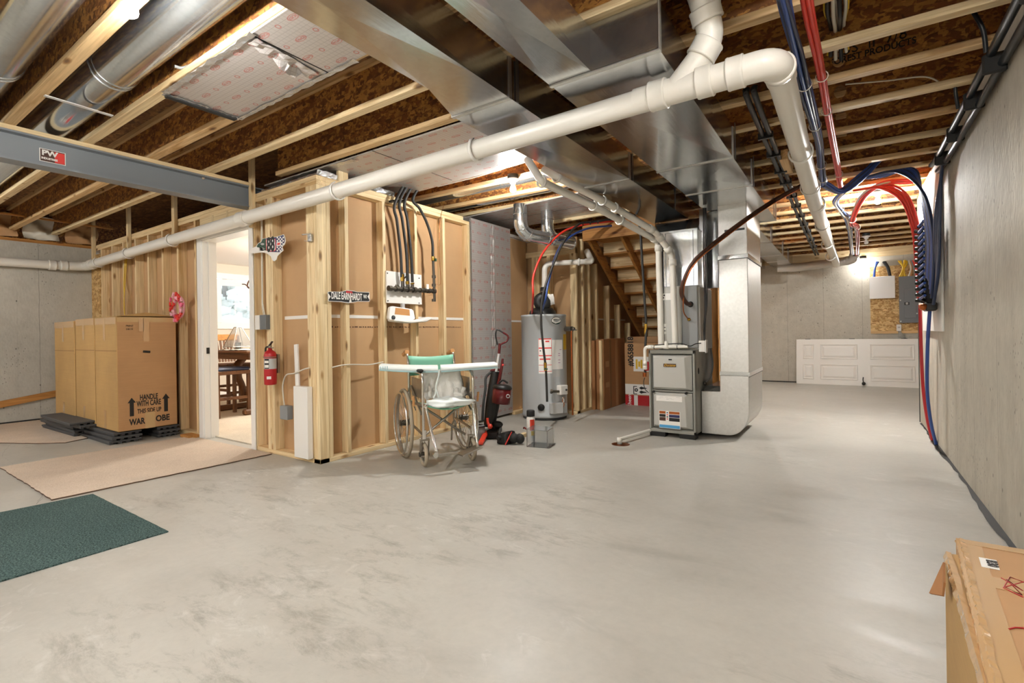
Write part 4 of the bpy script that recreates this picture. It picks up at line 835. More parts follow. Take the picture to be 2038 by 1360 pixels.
# relief valve + copper discharge
p = fd(1134, 655, 5.85); MB().cyl(p-V(.08, -.05, 0), p+V(.03, 0, 0), .03, 14).ball(p+V(.05, 0, .0), .022, 10).build('relief_valve', M['iron'], t)
MB().bar(p+V(.05, -.03, -.01), p+V(.11, -.05, -.015), .02, .01).build('valve_lever', M['steel_dark'], t)
MB().tube([p+V(.02, .0, -.02), p+V(.02, 0, -1.02)], .011, 10).build('discharge_pipe', M['copper'], t)
# power vent blower
top = wc+V(.0, -.02, 1.295)
MB().lathe([(.17, 0), (.165, .04), (.12, .085), (.09, .09), (0, .09)], top, (0, 0, 1), 24).build('blower_base', M['black'], t)
MB().lathe([(0, -.075), (.095, -.08), (.115, -.05), (.115, .05), (.095, .08), (.05, .085), (0, .075)], top+V(.02, -.03, .16), (.51, -.86, 0), 24).build('blower_housing', M['black'], t)
MB().lathe([(0, 0), (.035, 0), (.035, .03), (.02, .035), (0, .035)], top+V(.06, -.10, .17), (.51, -.86, 0), 16).build('blower_motor', M['blackmatte'], t)
MB().lathe([(.05, 0), (.05, .12), (.042, .125)], top+V(.03, 0, .22), (0, 0, 1), 20).build('outlet_collar', M['black'], t)
MB().torus(top+V(.03, 0, .29), (0, 0, 1), .051, .005, 20, 6).build('band_clamp', M['oldchrome'], t)
random.seed(6); p = top+V(.14, -.03, .16); MB().grid([[p+V(.028*(i-1)+random.uniform(-.012, .012), -.015*j, .045*(j-1)+random.uniform(-.01, .01)) for i in range(4)] for j in range(4)]).build('paper_tag', M['paper'], t, solid=.002)
a, b = top+V(.11, -.02, .22), top+V(.09, 0, .36); MB().bar(a, b, .03, .012).build('yellow_tag', M['yellow'], t)
q0 = top+V(.03, 0, .30); q1 = fd(1104, 510, 5.6); q1 = V(q0.x+.01, q0.y, q1.z); q2 = fd(1178, 516, 6.2); q2.z = q1.z+.02; q3 = fd(1168, 488, 6.4); q3.z = q2.z+.16
vp = thing('heater_vent_pipe', 'white vent pipe rising from the water heater, turning right under the joists', 'pipe', q0)
MB().tube(fil([q0, q1, q2], .09, 6), .033, 18).build('pipe_run', M['pvc'], vp); MB().tube(fil([q2+(q1-q2)*.15, q2, q3], .05, 5), .038, 18).build('elbow', M['pvc'], vp)
hook(q1+(q2-q1)*.72, q2-q1, vp, .033)
# tubes feeding the heater
tag(MB().tube(spl([fd(1225, 440, 6.3), fd(1165, 447, 6.0), fd(1120, 462, 5.8), fd(1083, 500, 5.7), fd(1062, 548, 5.62), fd(1061, 590, 5.6), wc+V(-.11, -.1, 1.29)], 8), .0125, 10).build('water_tube', M['redtube']), 'red water tube arching down into the water heater top', 'tube')
tag(MB().tube(spl([fd(1225, 449, 6.35), fd(1170, 455, 6.05), fd(1130, 475, 5.85), fd(1108, 505, 5.75), fd(1092, 560, 5.7), fd(1085, 600, 5.7), wc+V(-.02, -.05, 1.29)], 8), .0125, 10).build('water_tube', M['bluetube']), 'blue water tube curving down behind the water heater blower', 'tube')
t = thing('gas_line', 'black flexible gas line hanging in front of the water heater', 'pipe', fd(1088, 770, 5.5))
MB().tube(spl([fd(1250, 432, 6.0), fd(1180, 442, 5.8), fd(1150, 448, 5.7), fd(1120, 485, 5.6), fd(1096, 540, 5.55), fd(1080, 590, 5.5), fd(1077, 640, 5.5), fd(1081, 690, 5.5), fd(1085, 722, 5.5), fd(1087, 745, 5.52), fd(1089, 800, 5.5)], 7), .013, 10).build('line', M['rubber'], t)
MB().cyl(fd(1085, 722, 5.49), fd(1085.5, 738, 5.49), .017, 12).build('brass_valve', M['brass'], t)
MB().bar(fd(1083, 734, 5.46), fd(1090, 735, 5.46), .01, .014).build('valve_handle', M['greenlogo'], t)
for k in range(3): MB().torus(fd(1160+15*k, 446-k*2, 5.75), (1, .2, 0), .018, .004, 14, 5).build('cable_tie', M['black'], t)
# black gas line to furnace with red valve
t = thing('gas_line', 'straight black gas line hanging left of the furnace with red valve', 'pipe', fd(1288, 740, 5.1))
MB().tube(spl([fd(1262, 428, 5.3), fd(1273, 452, 5.25), fd(1278, 520, 5.2), fd(1283, 600, 5.15), fd(1286, 650, 5.12), fd(1284, 700, 5.1), fd(1284, 742, 5.08)], 6), .013, 10).build('line', M['rubber'], t)
MB().cyl(fd(1285, 645, 5.12), fd(1285, 665, 5.12), .016, 12).build('brass_union', M['brass'], t)
MB().cyl(fd(1283, 742, 5.08), fd(1283, 750, 5.08), .02, 12).build('pipe_cap', M['copper'], t)
MB().bar(fd(1288, 720, 5.06), fd(1288, 738, 5.06), .045, .04).build('red_valve', M['red'], t, bev=.008)
MB().tube(spl([fd(1283, 752, 5.07), fd(1281, 762, 5.07), fd(1284, 775, 5.06), fd(1291, 782, 5.05)], 6), .004, 6).build('lead_wire', M['black'], t)
# ---- stairs seen from behind
t = thing('staircase', 'timber stairs seen from behind, pale risers between amber stringers', 'stairs', (-2.4, 7.2, .2))
RS = [(6.469-.257*1, 2.168+.171), (6.469, 2.168), (6.71, 2.003), (6.968, 1.832), (7.225, 1.661), (7.481, 1.49), (7.738, 1.319), (7.995, 1.148), (8.252, .977), (8.509, .806), (8.766, .635), (9.02, .464)]
SX0, SX1 = -2.86, -1.93
for k, (y, z) in enumerate(RS):
    B(SX0+.02, SX1, y, y+.016, z, z+.171).build('riser', M['card_y'] if False else M['pine_x'], t)
    B(SX0+.02, SX1, y-.005, y+.285, z-.027, z).build('tread', M['amber_x'], t, bev=.004)
for x in (SX0-.02, -2.42, SX1):
    a, b = V(x, 5.98, 2.352), V(x, 9.0, .345); dz = .25
    MB().prism([(5.98, 2.352), (9.0, .345), (9.0, .345+dz), (5.98, 2.40+dz*.4)], (x-.019, 0, 0), (0, 1, 0), (0, 0, 1), .038).build('stringer', M['amber_y'], t, bev=.003)
B(SX0-.04, SX1, 5.93, 5.968, 2.27, 2.50).build('header_board', M['amber_x'], t)
# ---- flat cartons beside the stairs
t = thing('flat_carton', 'tall flat brown carton leaning by the closet studs left of the printed carton', 'box', (-2.82, 6.6, 0))
B(-2.875, -2.765, 6.24, 7.02, 0, .965).build('carton', M['card_d'], t, bev=.006)
for y0, y1, mm in ((6.44, 6.50, 'card_in'), (6.66, 6.74, 'card')): B(-2.7645, -2.7635, y0, y1, .01, .955).build('tape_strip', M[mm], t)
B(-2.7635, -2.763, 6.30, 6.42, .58, .66).build('paper_label', M['card'], t); B(-2.7635, -2.763, 6.30, 6.42, .3, .37).build('paper_label', M['card'], t)
tag(B(-2.815, -2.775, 6.205, 6.238, 0, .95).build('timber_strip', M['pine_z'], bev=.002), 'thin pale timber strip standing against the flat brown carton', 'board')
tag(B(-2.927, -2.882, 6.20, 7.05, 0, .95).build('flat_carton', M['card_d'], bev=.006), 'thin brown carton squeezed between the leaning carton and closet studs', 'box')
tag(B(-2.75, -2.0, 7.06, 7.11, 0, .985).build('flat_carton', M['card'], bev=.006), 'plain brown carton standing behind the printed carton', 'box')
yb = 6.83; xb0 = fy(1243, 700, yb).x; zt = fy(1250, 683, yb).z
t = thing('printed_carton', 'brown carton printed #0658818 with white and red lower bands', 'box', (-2.45, yb, 0))
B(xb0, -2.02, yb, yb+.16, 0, zt).build('carton', M['card'], t, bev=.005)
bz = lambda v: fy(1265, v, yb).z
B(xb0+.002, -2.02, yb-.0012, yb, bz(785.5), bz(765)).build('white_band', M['paper'], t)
r0, r1 = fy(1262, 795, yb).x, fy(1269.5, 795, yb).x
B(xb0+.002, -2.02, yb-.001, yb, .004, bz(787)).build('white_band', M['paper'], t)
for a, b in ((xb0+.002, r0), (r1, -2.02)): B(a, b, yb-.0018, yb-.001, .006, bz(787)).build('red_band', M['red'], t)
text('Rheem', t, ((xb0+r0)/2, yb-.0022, (bz(787)+0)/2), (0, 0, 1), (-1, 0, 0), .075, M['paper'], align='CENTER', bold=.001)
a = fy(1256, 729, yb); text('#0658818', t, (a.x, yb-.001, a.z), (0, 0, 1), (-1, 0, 0), .115, M['ink'], sx=.9, bold=.003)
p0, p1 = fy(1260.5, 710, yb), fy(1283, 740, yb); lb = B(p0.x, p1.x+.06, yb-.0015, yb, p1.z, p0.z).build('paper_label', M['paper'], t)
for i, (u0, w) in enumerate(((1267, .9), (1272, .5), (1276.5, .8))):
    a = fy(u0, 725, yb); h = (p0.z-p1.z)*.36*w; B(a.x-.012, a.x+.016, yb-.0022, yb-.0015, a.z-h, a.z+h).build('yellow_print', M['yellow'], lb)
    text('FRAGILE' if i == 0 else ('DO NOT' if i == 1 else 'DROP'), lb, (a.x, yb-.0026, a.z), (0, 0, 1), (-1, 0, 0), .034, M['ink'], align='CENTER', bold=.001) if False else None
for v0 in (772.5, 780.5):
    a, b = fy(1272, v0, yb), fy(1287, v0, yb); MB().prism([(a.x, a.z), (a.x+.03, a.z+.022), (b.x-.05, a.z+.012), (b.x, a.z+.005), (b.x, a.z-.005), (b.x-.05, a.z-.012), (a.x+.03, a.z-.022)], (0, yb-.0013, 0), (1, 0, 0), (0, 0, 1), .001).build('tree_mark', M['ink'], t)
a = fy(1266.5, 776.5, yb); MB().torus((a.x, yb-.0018, a.z), (0, 1, 0), .018, .008, 20, 6).build('ring_mark', M['ink'], t)
p0, p1 = fy(1260.5, 768.5, yb), fy(1268, 785, yb); MB().box(p0.x, p0.x+.012, yb-.0022, yb-.0012, p1.z, p0.z).box(p0.x, p1.x, yb-.0022, yb-.0012, p0.z-.01, p0.z).box(p0.x, p1.x, yb-.0022, yb-.0012, p1.z, p1.z+.01).build('bracket_mark', M['ink'], t)
# ---- electrical wall at the back
YW = 11.25-.02
def bw(u, v, y): return fy(u, v, y)
a, b = bw(1731, 532, YW), bw(1834, 660, YW)
t = thing('panel_backboard', 'OSB backboard on the rear wall behind the breaker panel', 'board', ((a.x+b.x)/2, YW, b.z))
B(a.x, b.x, YW, YW+.018, b.z, a.z).build('osb', M['osb'], t)
B(a.x, b.x, YW-.006, YW, b.z-.03, b.z+.015).build('bottom_batten', M['pinef_x'], t)
a, b = bw(1731, 552.5, YW-.12), bw(1781, 592.5, YW-.12)
t = thing('wiring_cabinet', 'blank white wiring cabinet on the OSB backboard', 'cabinet', ((a.x+b.x)/2, YW-.1, b.z))
B(a.x, b.x, YW-.105, YW-.001, b.z, a.z).build('body', M['white'], t); B(a.x-.006, b.x+.006, YW-.12, YW-.106, b.z-.006, a.z+.006).build('cover', M['whitegloss'], t, bev=.004)
a, b = bw(1788.5, 551, YW-.1), bw(1832, 642.5, YW-.1)
t = thing('breaker_panel', 'grey steel breaker panel on the OSB backboard, right of the white cabinet', 'electrical panel', ((a.x+b.x)/2, YW-.1, b.z))
B(a.x+.01, b.x-.01, YW-.095, YW-.001, b.z+.01, a.z-.01).build('body', M['panelgrey'], t); B(a.x, b.x, YW-.1, YW-.094, b.z, a.z).build('cover', M['panelgrey'], t, bev=.004)
a2, b2_ = bw(1799, 575.5, YW-.11), bw(1824, 633, YW-.11); dd = B(a2.x, b2_.x, YW-.112, YW-.1, b2_.z, a2.z).build('door', M['panelgrey'], t, bev=.004)
a = bw(1805, 604.5, YW-.113); B(a.x-.035, a.x+.035, YW-.1135, YW-.1125, a.z-.025, a.z+.025).build('badge', M['ink'], dd)
text('EI', dd, (a.x, YW-.114, a.z), (1, 0, 0), (0, 0, 1), .045, M['lightgrey'], align='CENTER', bold=.002)
for p in ((1792, 598), (1793, 640), (1829, 575), (1825, 624)): a = bw(*p, YW-.102); MB().ball(a, .012, 8).build('screw', M['silver'], t)
a, b = bw(1784.5, 646, YW-.06), bw(1794, 659, YW-.06)
t = thing('wall_outlet', 'white outlet box on a metal strap below the breaker panel', 'outlet', ((a.x+b.x)/2, YW-.05, b.z))
B(a.x, b.x, YW-.06, YW-.0, b.z, a.z).build('box', M['white'], t, bev=.004)
for k in (.3, .7): B(a.x+(b.x-a.x)*.3, a.x+(b.x-a.x)*.4, YW-.062, YW-.06, b.z+.05, b.z+.08).build('slot', M['ink'], t); B(a.x+(b.x-a.x)*.62, a.x+(b.x-a.x)*.72, YW-.062, YW-.06, b.z+.05, b.z+.08).build('slot', M['ink'], t)
MB().hexa([(a.x+.03,YW-.01,b.z-.11),(b.x+.07,YW-.01,b.z-.14),(b.x+.07,YW-.002,b.z-.14),(a.x+.03,YW-.002,b.z-.11),(a.x+.02,YW-.01,b.z),(b.x-.01,YW-.01,b.z),(b.x-.01,YW-.002,b.z),(a.x+.02,YW-.002,b.z)]).build('strap', M['galv'], t)
def cables(lab, lst, mat, r=.016, nm='panel_cable'):
    t = thing('panel_cables', lab, 'cables', bw(lst[0][0][0], lst[0][0][1], YW-.08))
    for i, c in enumerate(lst): MB().tube(spl([bw(u, v, YW-.05-.03*k/len(c)) for k, (u, v) in enumerate(c)], 5), r, 7).build('cable', mat[i % len(mat)] if isinstance(mat, list) else mat, t)
cables('blue cables dropping into the white wiring cabinet', [[(1748, 521), (1742, 532), (1740, 552)], [(1745, 521), (1741, 535), (1739, 552)]], M['bluetube'])
cables('black cables dropping into the white wiring cabinet', [[(1758, 521), (1766, 533), (1771, 551)], [(1761, 521), (1768, 533), (1772, 551)]], M['black'], .02)
cables('yellow cables dropping into the breaker panel', [[(1788, 519), (1797, 532), (1792, 552)], [(1792, 519), (1798, 534), (1795, 552)], [(1803, 518), (1797, 534), (1803, 552)], [(1800, 518), (1799, 532), (1800, 552)], [(1805, 520), (1804, 527), (1797, 537), (1790, 552)]], M['yellow'], .014)
cables('white and red cables dropping into the breaker panel', [[(1809, 518), (1813, 535), (1808, 552)], [(1813, 518), (1819, 535), (1822, 552)], [(1816, 518), (1824, 536), (1828, 552)], [(1811, 520), (1815, 534), (1812, 551)], [(1820, 518), (1826, 530), (1830, 548)]], [M['cable'], M['grey'], M['coral'], M['tan']], .014)
# ---- white door slab leaning sideways on the rear wall
yd = 11.03; A, Bq = fy(1585, 762, yd), fy(1829, 770, yd); x0, x1 = A.x, A.x+2.03; h = fy(1585, 675, yd+.1).z
t = thing('door_slab', 'white six panel interior door lying on its side against the rear wall', 'door', ((x0+x1)/2, yd, 0))
sl = .12; nrm = V(0, -h, sl).normalized(); upv = V(0, sl, h).normalized()
def dpt(x, s_, o=0): return V(x, yd, 0)+upv*s_-V(0, -h, sl).normalized()*(-o)
W_ = h
MB().obox(dpt((x0+x1)/2, W_/2, -.0175), (2.03, W_, .035), (1, 0, 0), upv).build('slab', M['white'], t, bev=.003)
k = 2.03/(917-85)
def panel(a, b, c, d):
    xa, xb = x0+(a-85)*k, x0+(b-85)*k; s0, s1 = W_*(1-(c-660)/305), W_*(1-(d-660)/305)
    xa, xb = sorted((xa, xb)); s1, s0 = sorted((s0, s1))
    if s0 < s1: s0, s1 = s1, s0
    ring = []
    def rect(i, o): return [dpt(xa+i, s1+i, o), dpt(xb-i, s1+i, o), dpt(xb-i, s0-i, o), dpt(xa+i, s0-i, o)]
    R4 = [rect(0, .001), rect(.006, .014), rect(.020, .006), rect(.030, .002), rect(.062, .016)]
    vs = [p for r in R4 for p in r]; fs = [(i*4+j, i*4+(j+1) % 4, i*4+4+(j+1) % 4, i*4+4+j) for i in range(4) for j in range(4)]+[(16, 17, 18, 19)]
    MB().add(vs, fs).build('raised_panel', M['white'], t)
for a, b in ((130, 206), (248, 487), (563, 824)):
    panel(a, b, 694, 793); panel(a, b, 829, 930)
for a in (147, 436, 750): MB().obox(dpt(x0+(a+18-85)*k, W_+.004, -.017), (.09, .012, .03), (1, 0, 0), upv).build('hinge', M['black'], t, bev=.003)
p = dpt(x0+(522-85)*k, W_*.05, .02); kn = MB().lathe([(.03, -.02), (.03, -.01), (.012, -.008), (.012, .02), (.027, .03), (.03, .045), (.02, .055), (0, .058)], p, nrm, 18).build('door_knob', M['black'], t)
MB().tube(spl([p+V(0, -.03, .0), p+V(-.01, -.035, .07), p+V(-.005, -.03, .12)], 5), .008, 8).build('lever', M['black'], kn)
# ---- manifold on the right wall
t = thing('manifold_board', 'white board on the right concrete wall behind the tube manifold', 'board', (XR-.01, 5.6, 1.02))
B(XR-.02, XR-.001, 5.31, 6.55, 1.025, 2.46).build('board', M['white'], t, bev=.004)
t = thing('water_manifold', 'tall black water manifold with many ports on the white board', 'manifold', (.57, 5.8, 1.2))
B(.555, .605, 5.62, 5.70, 1.25, 2.0).build('body', M['blackmatte'], t, bev=.01); B(.555, .605, 5.78, 5.86, 1.25, 2.0).build('body', M['blackmatte'], t, bev=.01)
for i in range(13):
    z = 1.30+i*.053
    MB().cyl((.555, 5.66, z), (.515, 5.60, z+.012), .016, 8).build('valve', M['black'], t); MB().cyl((.515, 5.58, z+.012), (.535, 5.46, z+.035), .011, 8).build('port_tube', M['bluetube'], t)
    MB().cyl((.555, 5.82, z), (.515, 5.86, z+.01), .018, 8).build('valve', M['black'], t)
MB().box(.53, .61, 5.40, 5.60, 1.20, 1.275).build('bottom_valve', M['black'], t, bev=.012); MB().ball((.52, 5.42, 1.235), .03, 12).build('gauge', M['copper'], t)
MB().ball((.53, 5.92, 1.83), .03, 10, 0, (1, 1.6, .6)).build('red_clip', M['red'], t)
random.seed(9)
t = thing('water_tube_fan', 'fan of blue tubes falling from the joists to the manifold', 'tubes', (.55, 5.2, 1.3))
for k in range(7):
    y1 = 5.22+.035*k; z1 = 1.30+.04*k
    MB().tube(spl([(.10+.03*k, 5.64+.01*k, 2.455), (.36+.02*k, 5.52, 2.44), (.52, 5.30+.02*k, 2.18), (.565-.004*k, 5.16+.025*k, 1.8), (.565-.004*k, 5.20+.03*k, 1.5), (.56, y1+.05, z1)], 7), .0115, 8).build('tube', M['bluetube'] if k % 3 else M['darkblue'], t)
for k in range(3): MB().tube(spl([(XR-.05, 4.85+.02*k, 2.33), (XR-.045, 5.02, 2.2), (XR-.05-.012*k, 5.06+.02*k, 1.9), (XR-.06, 5.10+.03*k, 1.5), (XR-.07, 5.30, 1.25)], 7), .0115, 8).build('tube', M['darkblue'], t)
t = thing('water_tube_fan', 'fan of red tubes arching down to the left side of the manifold', 'tubes', (.53, 5.9, 1.3))
for k in range(4):
    MB().tube(spl([(.05+.05*k, 6.10, 2.46), (.25+.04*k, 6.05, 2.44), (.42+.02*k, 5.98-.01*k, 2.28), (.495+.014*k, 5.93-.015*k, 2.0), (.515+.01*k, 5.91-.01*k, 1.75), (.53, 5.88, 1.32+.14*k)], 7), .0115, 8).build('tube', M['redtube'], t)
t = thing('supply_tube', 'red water tube running down the right wall from the manifold to the floor', 'tube', (.55, 6.2, .0))
MB().tube(spl([(.545, 5.92, 1.27), (.55, 5.95, .9), (.56, 5.95, .5), (.59, 5.98, .2), (.625, 6.0, .01)], 8), .0135, 10).build('tube', M['red'], t)
t = thing('supply_tube', 'blue water tube running down the right wall from the manifold to the floor', 'tube', (.6, 5.7, .0))
MB().tube(spl([(.57, 5.50, 1.21), (.555, 5.53, .9), (.555, 5.60, .5), (.59, 5.72, .2), (.63, 5.80, .01)], 8), .0135, 10).build('tube', M['bluetube'], t)
tag(MB().box(XR-.005, XR+.02, 7.125, 7.16, 0.0, 1.1).build('edge_strip', M['blackmatte']), 'black strip on the end of the right concrete wall', 'trim')
# ================================================================= LOOSE OBJECTS
# ---- rugs
def rugm(name, lab, pts, mat, h=.009, edge=True, cat='rug', wob=.004):
    random.seed(len(lab)); P = []
    for i in range(len(pts)):
        a, b = V(*pts[i], 0), V(*pts[(i+1) % len(pts)], 0); n = max(2, int((b-a).length/.05))
        for k in range(n): P.append(a+(b-a)*(k/n)+V(random.uniform(-wob, wob), random.uniform(-wob, wob), 0))
    c = sum(P, V(0, 0, 0))/len(P); t = thing(name, lab, cat, (c.x, c.y, 0))
    n = len(P); vs = [V(p.x, p.y, h) for p in P]
    MB().add(vs, [tuple(range(n))]).build('pile', mat, t)
    MB().add([V(p.x, p.y, h) for p in P]+[V(p.x, p.y, .0005) for p in P], [(i, (i+1) % n, n+(i+1) % n, n+i) for i in range(n)]).build('edge', M['rug_edge'] if edge else mat, t)
rugm('carpet_strip', 'long beige pink carpet offcut running from the doorway toward the left', [(-4.404, .974), (-5.9, .955), (-7.0, .94), (-7.0, 2.36), (-5.72, 2.44), (-4.34, 2.455)][::-1] if False else [(-4.404, .974), (-4.338, 2.46), (-5.66, 2.445), (-5.90, 2.37), (-5.92, .985)], M['rug_pink'], .010)
rugm('door_mat', 'dark green textured mat on the bare concrete at the left edge', [(-3.115, 1.167), (-4.32, 1.168), (-4.39, .52), (-3.12, .512)][::-1], M['mat_green'], .007, False, 'mat', .001)
rugm('carpet_strip', 'curved beige carpet scrap by the left concrete wall under the planks', [(-8.95, 1.28), (-7.34, 1.225), (-6.95, 1.42), (-6.72, 1.60), (-6.85, 1.9), (-8.95, 1.9)], M['rug_pink'], .009)
# ---- cardboard wardrobe boxes on black deck tiles
BT, BB = 1.30, .125
def wardrobe(lab, x0, x1, y0, y1, top, mat, front=False):
    t = thing('wardrobe_box', lab, 'box', ((x0+x1)/2, (y0+y1)/2, BB), 'row of cardboard wardrobe boxes')
    MB().box(x0, x1, y0, y1, BB, top).build('carton', mat, t, bev=.006)
    zc = BB+(top-BB)*.70; MB().box(x0+.004, x1-.004, y0-.002, y0+.001, zc, zc+.006).build('crease', M['card_in'], t)
    MB().box(x0+.004, x1-.004, y0-.0015, y0, top-.075, top-.002).build('tape_strip', M['cleartape'], t)
    xm = x0+(x1-x0)*.45; MB().box(xm-.03, xm+.03, y0-.0022, y0-.0006, top-.24, top-.01).build('tape_tail', M['cleartape'], t)
    MB().box(xm-.03, xm+.03, y0-.0022, y0-.0006, BB+.01, BB+.20).build('tape_tail', M['cleartape'], t)
    return t
WX = -6.135
w1 = wardrobe('front wardrobe box with printed warnings and handle slot on its right face', WX-.62, WX, 1.865, 2.405, BT, M['card_y'])
wardrobe('second wardrobe box, directly left of the printed one', WX-1.25, WX-.632, 1.86, 2.41, BT+.005, M['card_y'])
wardrobe('third wardrobe box, farthest left against the concrete wall', WX-2.0, WX-1.262, 1.85, 2.42, BT-.01, M['card_y'])
B(WX-.001, WX+.001, 1.872, 2.398, BB+.006, BT-.006).build('printed_face', M['card'], w1)
X = WX+.0022
MB().add([(WX-.62,1.86,BT+.002),(WX+.012,1.868,BT+.004),(WX+.02,2.12,BT+.045),(WX+.01,2.40,BT+.006),(WX-.62,2.40,BT+.01)], [(0,1,2,3,4)]).build('top_flap', M['card_y'], w1, solid=.006)
def bf(u, v): p = fx(u, v, X); return p
MB().box(X, X+.0012, 1.87, 2.40, BT-.055, BT-.005).build('tape_strip', M['tape'], w1)
a = bf(290, 650); MB().box(X+.0004, X+.0016, a.y-.022, a.y+.03, BT-.26, BT-.02).build('tape_tail', M['cleartape'], w1)
a = bf(281, 640); MB().box(X+.0004, X+.0016, a.y-.022, a.y+.022, BT-.15, BT-.02).build('tape_tail', M['cleartape'], w1)
a, b = bf(282, 700), bf(301, 699.5); MB().tube([(X+.0006, a.y+.012, a.z), (X+.0006, b.y-.012, b.z-.006)], .012, 10).build('handle_slot', M['ink'], w1)
for v, s_ in ((792, .066), (803, .066), (818, .05)):
    pass
fit('HANDLE', w1, bf(278.5, 793), bf(314, 788), 0, .080, M['ink'], bold=.0022)
fit('WITH CARE', w1, bf(272, 805.5), bf(320.5, 799.5), 0, .080, M['ink'], bold=.0022)
fit('THIS SIDE UP', w1, bf(273.5, 820.5), bf(321, 814), 0, .066, M['ink'], bold=.0016)
fit('WAR', w1, bf(257, 842), bf(289, 838), 0, .088, M['ink'], bold=.003)
fit('DR', w1, bf(293, 838), bf(307, 836), 0, .088, M['card_in'], bold=.003)
fit('OBE', w1, bf(310, 834.5), bf(337.5, 830), 0, .088, M['ink'], bold=.003)
def arrow(u, v0, v1, par):
    a, b = bf(u, v0), bf(u, v1); w = .036; h = a.z-b.z
    MB().prism([(-w*.5, 0), (w*.5, 0), (w*.5, h*.72), (w, h*.72), (0, h), (-w, h*.72), (-w*.5, h*.72)], (X, (a.y+b.y)/2, b.z), (0, 1, 0), (0, 0, 1), .0008).build('arrow_mark', M['ink'], par)
arrow(262.3, 792, 829, w1); arrow(330.3, 783.5, 819, w1)
a = bf(258, 649); text('PRINT', w1, (X, a.y, a.z), (0, 1, 0), (0, 0, 1), .024, M['ink'], align='CENTER'); a = bf(258, 655.5); text('DECK', w1, (X, a.y, a.z), (0, 1, 0), (0, 0, 1), .024, M['ink'], align='CENTER')
a = bf(299, 836); B(X+.0008, X+.0016, a.y-.045, a.y+.045, BB+.0, BB+.17).build('tape_patch', M['tape'], w1)
# interlocking black deck tiles, stacked
def decktile(lab, x0, x1, y0, y1, z, grp, skew=0.0):
    t = thing('deck_plank', lab, 'plank', ((x0+x1)/2, (y0+y1)/2, z), grp)
    m_ = MB(); m_.hexa([(x0,y0,z+.014),(x1,y0+skew,z+.014),(x1,y1+skew,z+.014),(x0,y1,z+.014),(x0,y0,z+.034),(x1,y0+skew,z+.034),(x1,y1+skew,z+.034),(x0,y1,z+.034)])
    m_.build('board', M['plank'], t, bev=.003)
    n = 4
    for k in range(n):
        ya = y0+(y1-y0)*(k+.1)/n; yb_ = ya+(y1-y0)*.12; MB().hexa([(x0+.01,ya,z),(x1-.01,ya+skew,z),(x1-.01,yb_+skew,z),(x0+.01,yb_,z),(x0+.01,ya,z+.014),(x1-.01,ya+skew,z+.014),(x1-.01,yb_+skew,z+.014),(x0+.01,yb_,z+.014)]).build('rib', M['plank'], t)
    return t
for i, (x0, x1, y0, y1, sk) in enumerate(((-8.15, -7.02, 1.72, 2.0, .02), (-8.10, -7.0, 1.74, 2.0, .0), (-8.13, -7.05, 1.70, 1.98, .04), (-7.85, -6.75, 1.70, 1.9, .03), (-7.9, -6.78, 1.66, 1.88, -.01))):
    decktile(('lowest', 'second', 'middle', 'fourth', 'topmost')[i]+' grey plastic deck plank in the loose stack beside the cartons', x0, x1, y0, y1, .009+.037*i, 'loose stack of grey deck planks', sk)
for i in range(3):
    decktile(('lowest', 'middle', 'top')[i]+' grey plastic deck plank under the front edge of the wardrobe boxes', -7.6, WX-.03+.02*(i % 2), 1.80+.02*i, 2.08, .003+.040*i, 'deck planks under the boxes')
for i in range(3):
    decktile(('lowest', 'middle', 'top')[i]+' grey plastic deck plank under the rear edge of the wardrobe boxes', -7.6, WX-.02+.03*(i % 2), 2.22, 2.43, .003+.040*i, 'deck planks under the boxes')
p = fz(198, 869); tag(B(p.x-.22, p.x+.2, p.y-.09, p.y+.09, .002, .008).build('cardboard_scrap', M['card']), 'small flat cardboard scrap on the floor below the wardrobe boxes', 'cardboard')
a, b = fz(299, 868), fz(357, 862); tag(MB().bar(V(a.x, a.y+.05, .012), V(b.x, b.y-.02, .012), .05, .02).build('trim_board', M['white'], bev=.002), 'white painted trim board lying below the wardrobe boxes', 'board')
tag(MB().bar((XL+.02, .4, .02+.06), (XL+.02, 2.30, .375), .03, .085).build('leaning_board', M['amber_y'], bev=.003), 'timber board leaning diagonally against the left concrete wall', 'board')
tag(B(-5.99, -5.79, YD-.11, YD+.01, .0, .03).build('timber_offcut', M['amber_x']), 'short timber offcut on the floor left of the doorway', 'board')
# ---- wreath
t = thing('heart_wreath', 'pink and red heart wreath hanging on a stud left of the doorway', 'wreath', fy(357, 612, 2.43))
c = fy(357, 612, 2.425); MB().torus(c, (0, 1, 0), .115, .012, 32, 8).build('ring', M['palepink'], t)
random.seed(12)
def heart(c, s, rot, mat, nm='heart'):
    P = []
    for k in range(20):
        a = 2*PI*k/20; x = 16*math.sin(a)**3; y = 13*math.cos(a)-5*math.cos(2*a)-2*math.cos(3*a)-math.cos(4*a); P.append((x*s/32, y*s/32))
    ax = V(math.cos(rot), random.uniform(-.25, .25), math.sin(rot)); ay = V(-math.sin(rot), random.uniform(-.25, .25), math.cos(rot))
    MB().prism(P, c, ax, ay, .018).build(nm, mat, t, bev=.004)
cols = ['palepink', 'coral', 'coral', 'palepink', 'pink', 'palepink', 'coral', 'coral', 'pink', 'palepink', 'mauve', 'palepink', 'coral', 'coral', 'pink', 'palepink']
for k in range(16):
    a = PI/2-2*PI*k/16
    for q in (0, 1):
        r = .100+.038*q; heart(c+V(math.cos(a+.15*q)*r, -.016-.012*q+random.uniform(-.008, .008), math.sin(a+.15*q)*r*1.05), .052, a-PI/2+random.uniform(-.5, .5), M[cols[k] if q else cols[(k+5) % 16]])
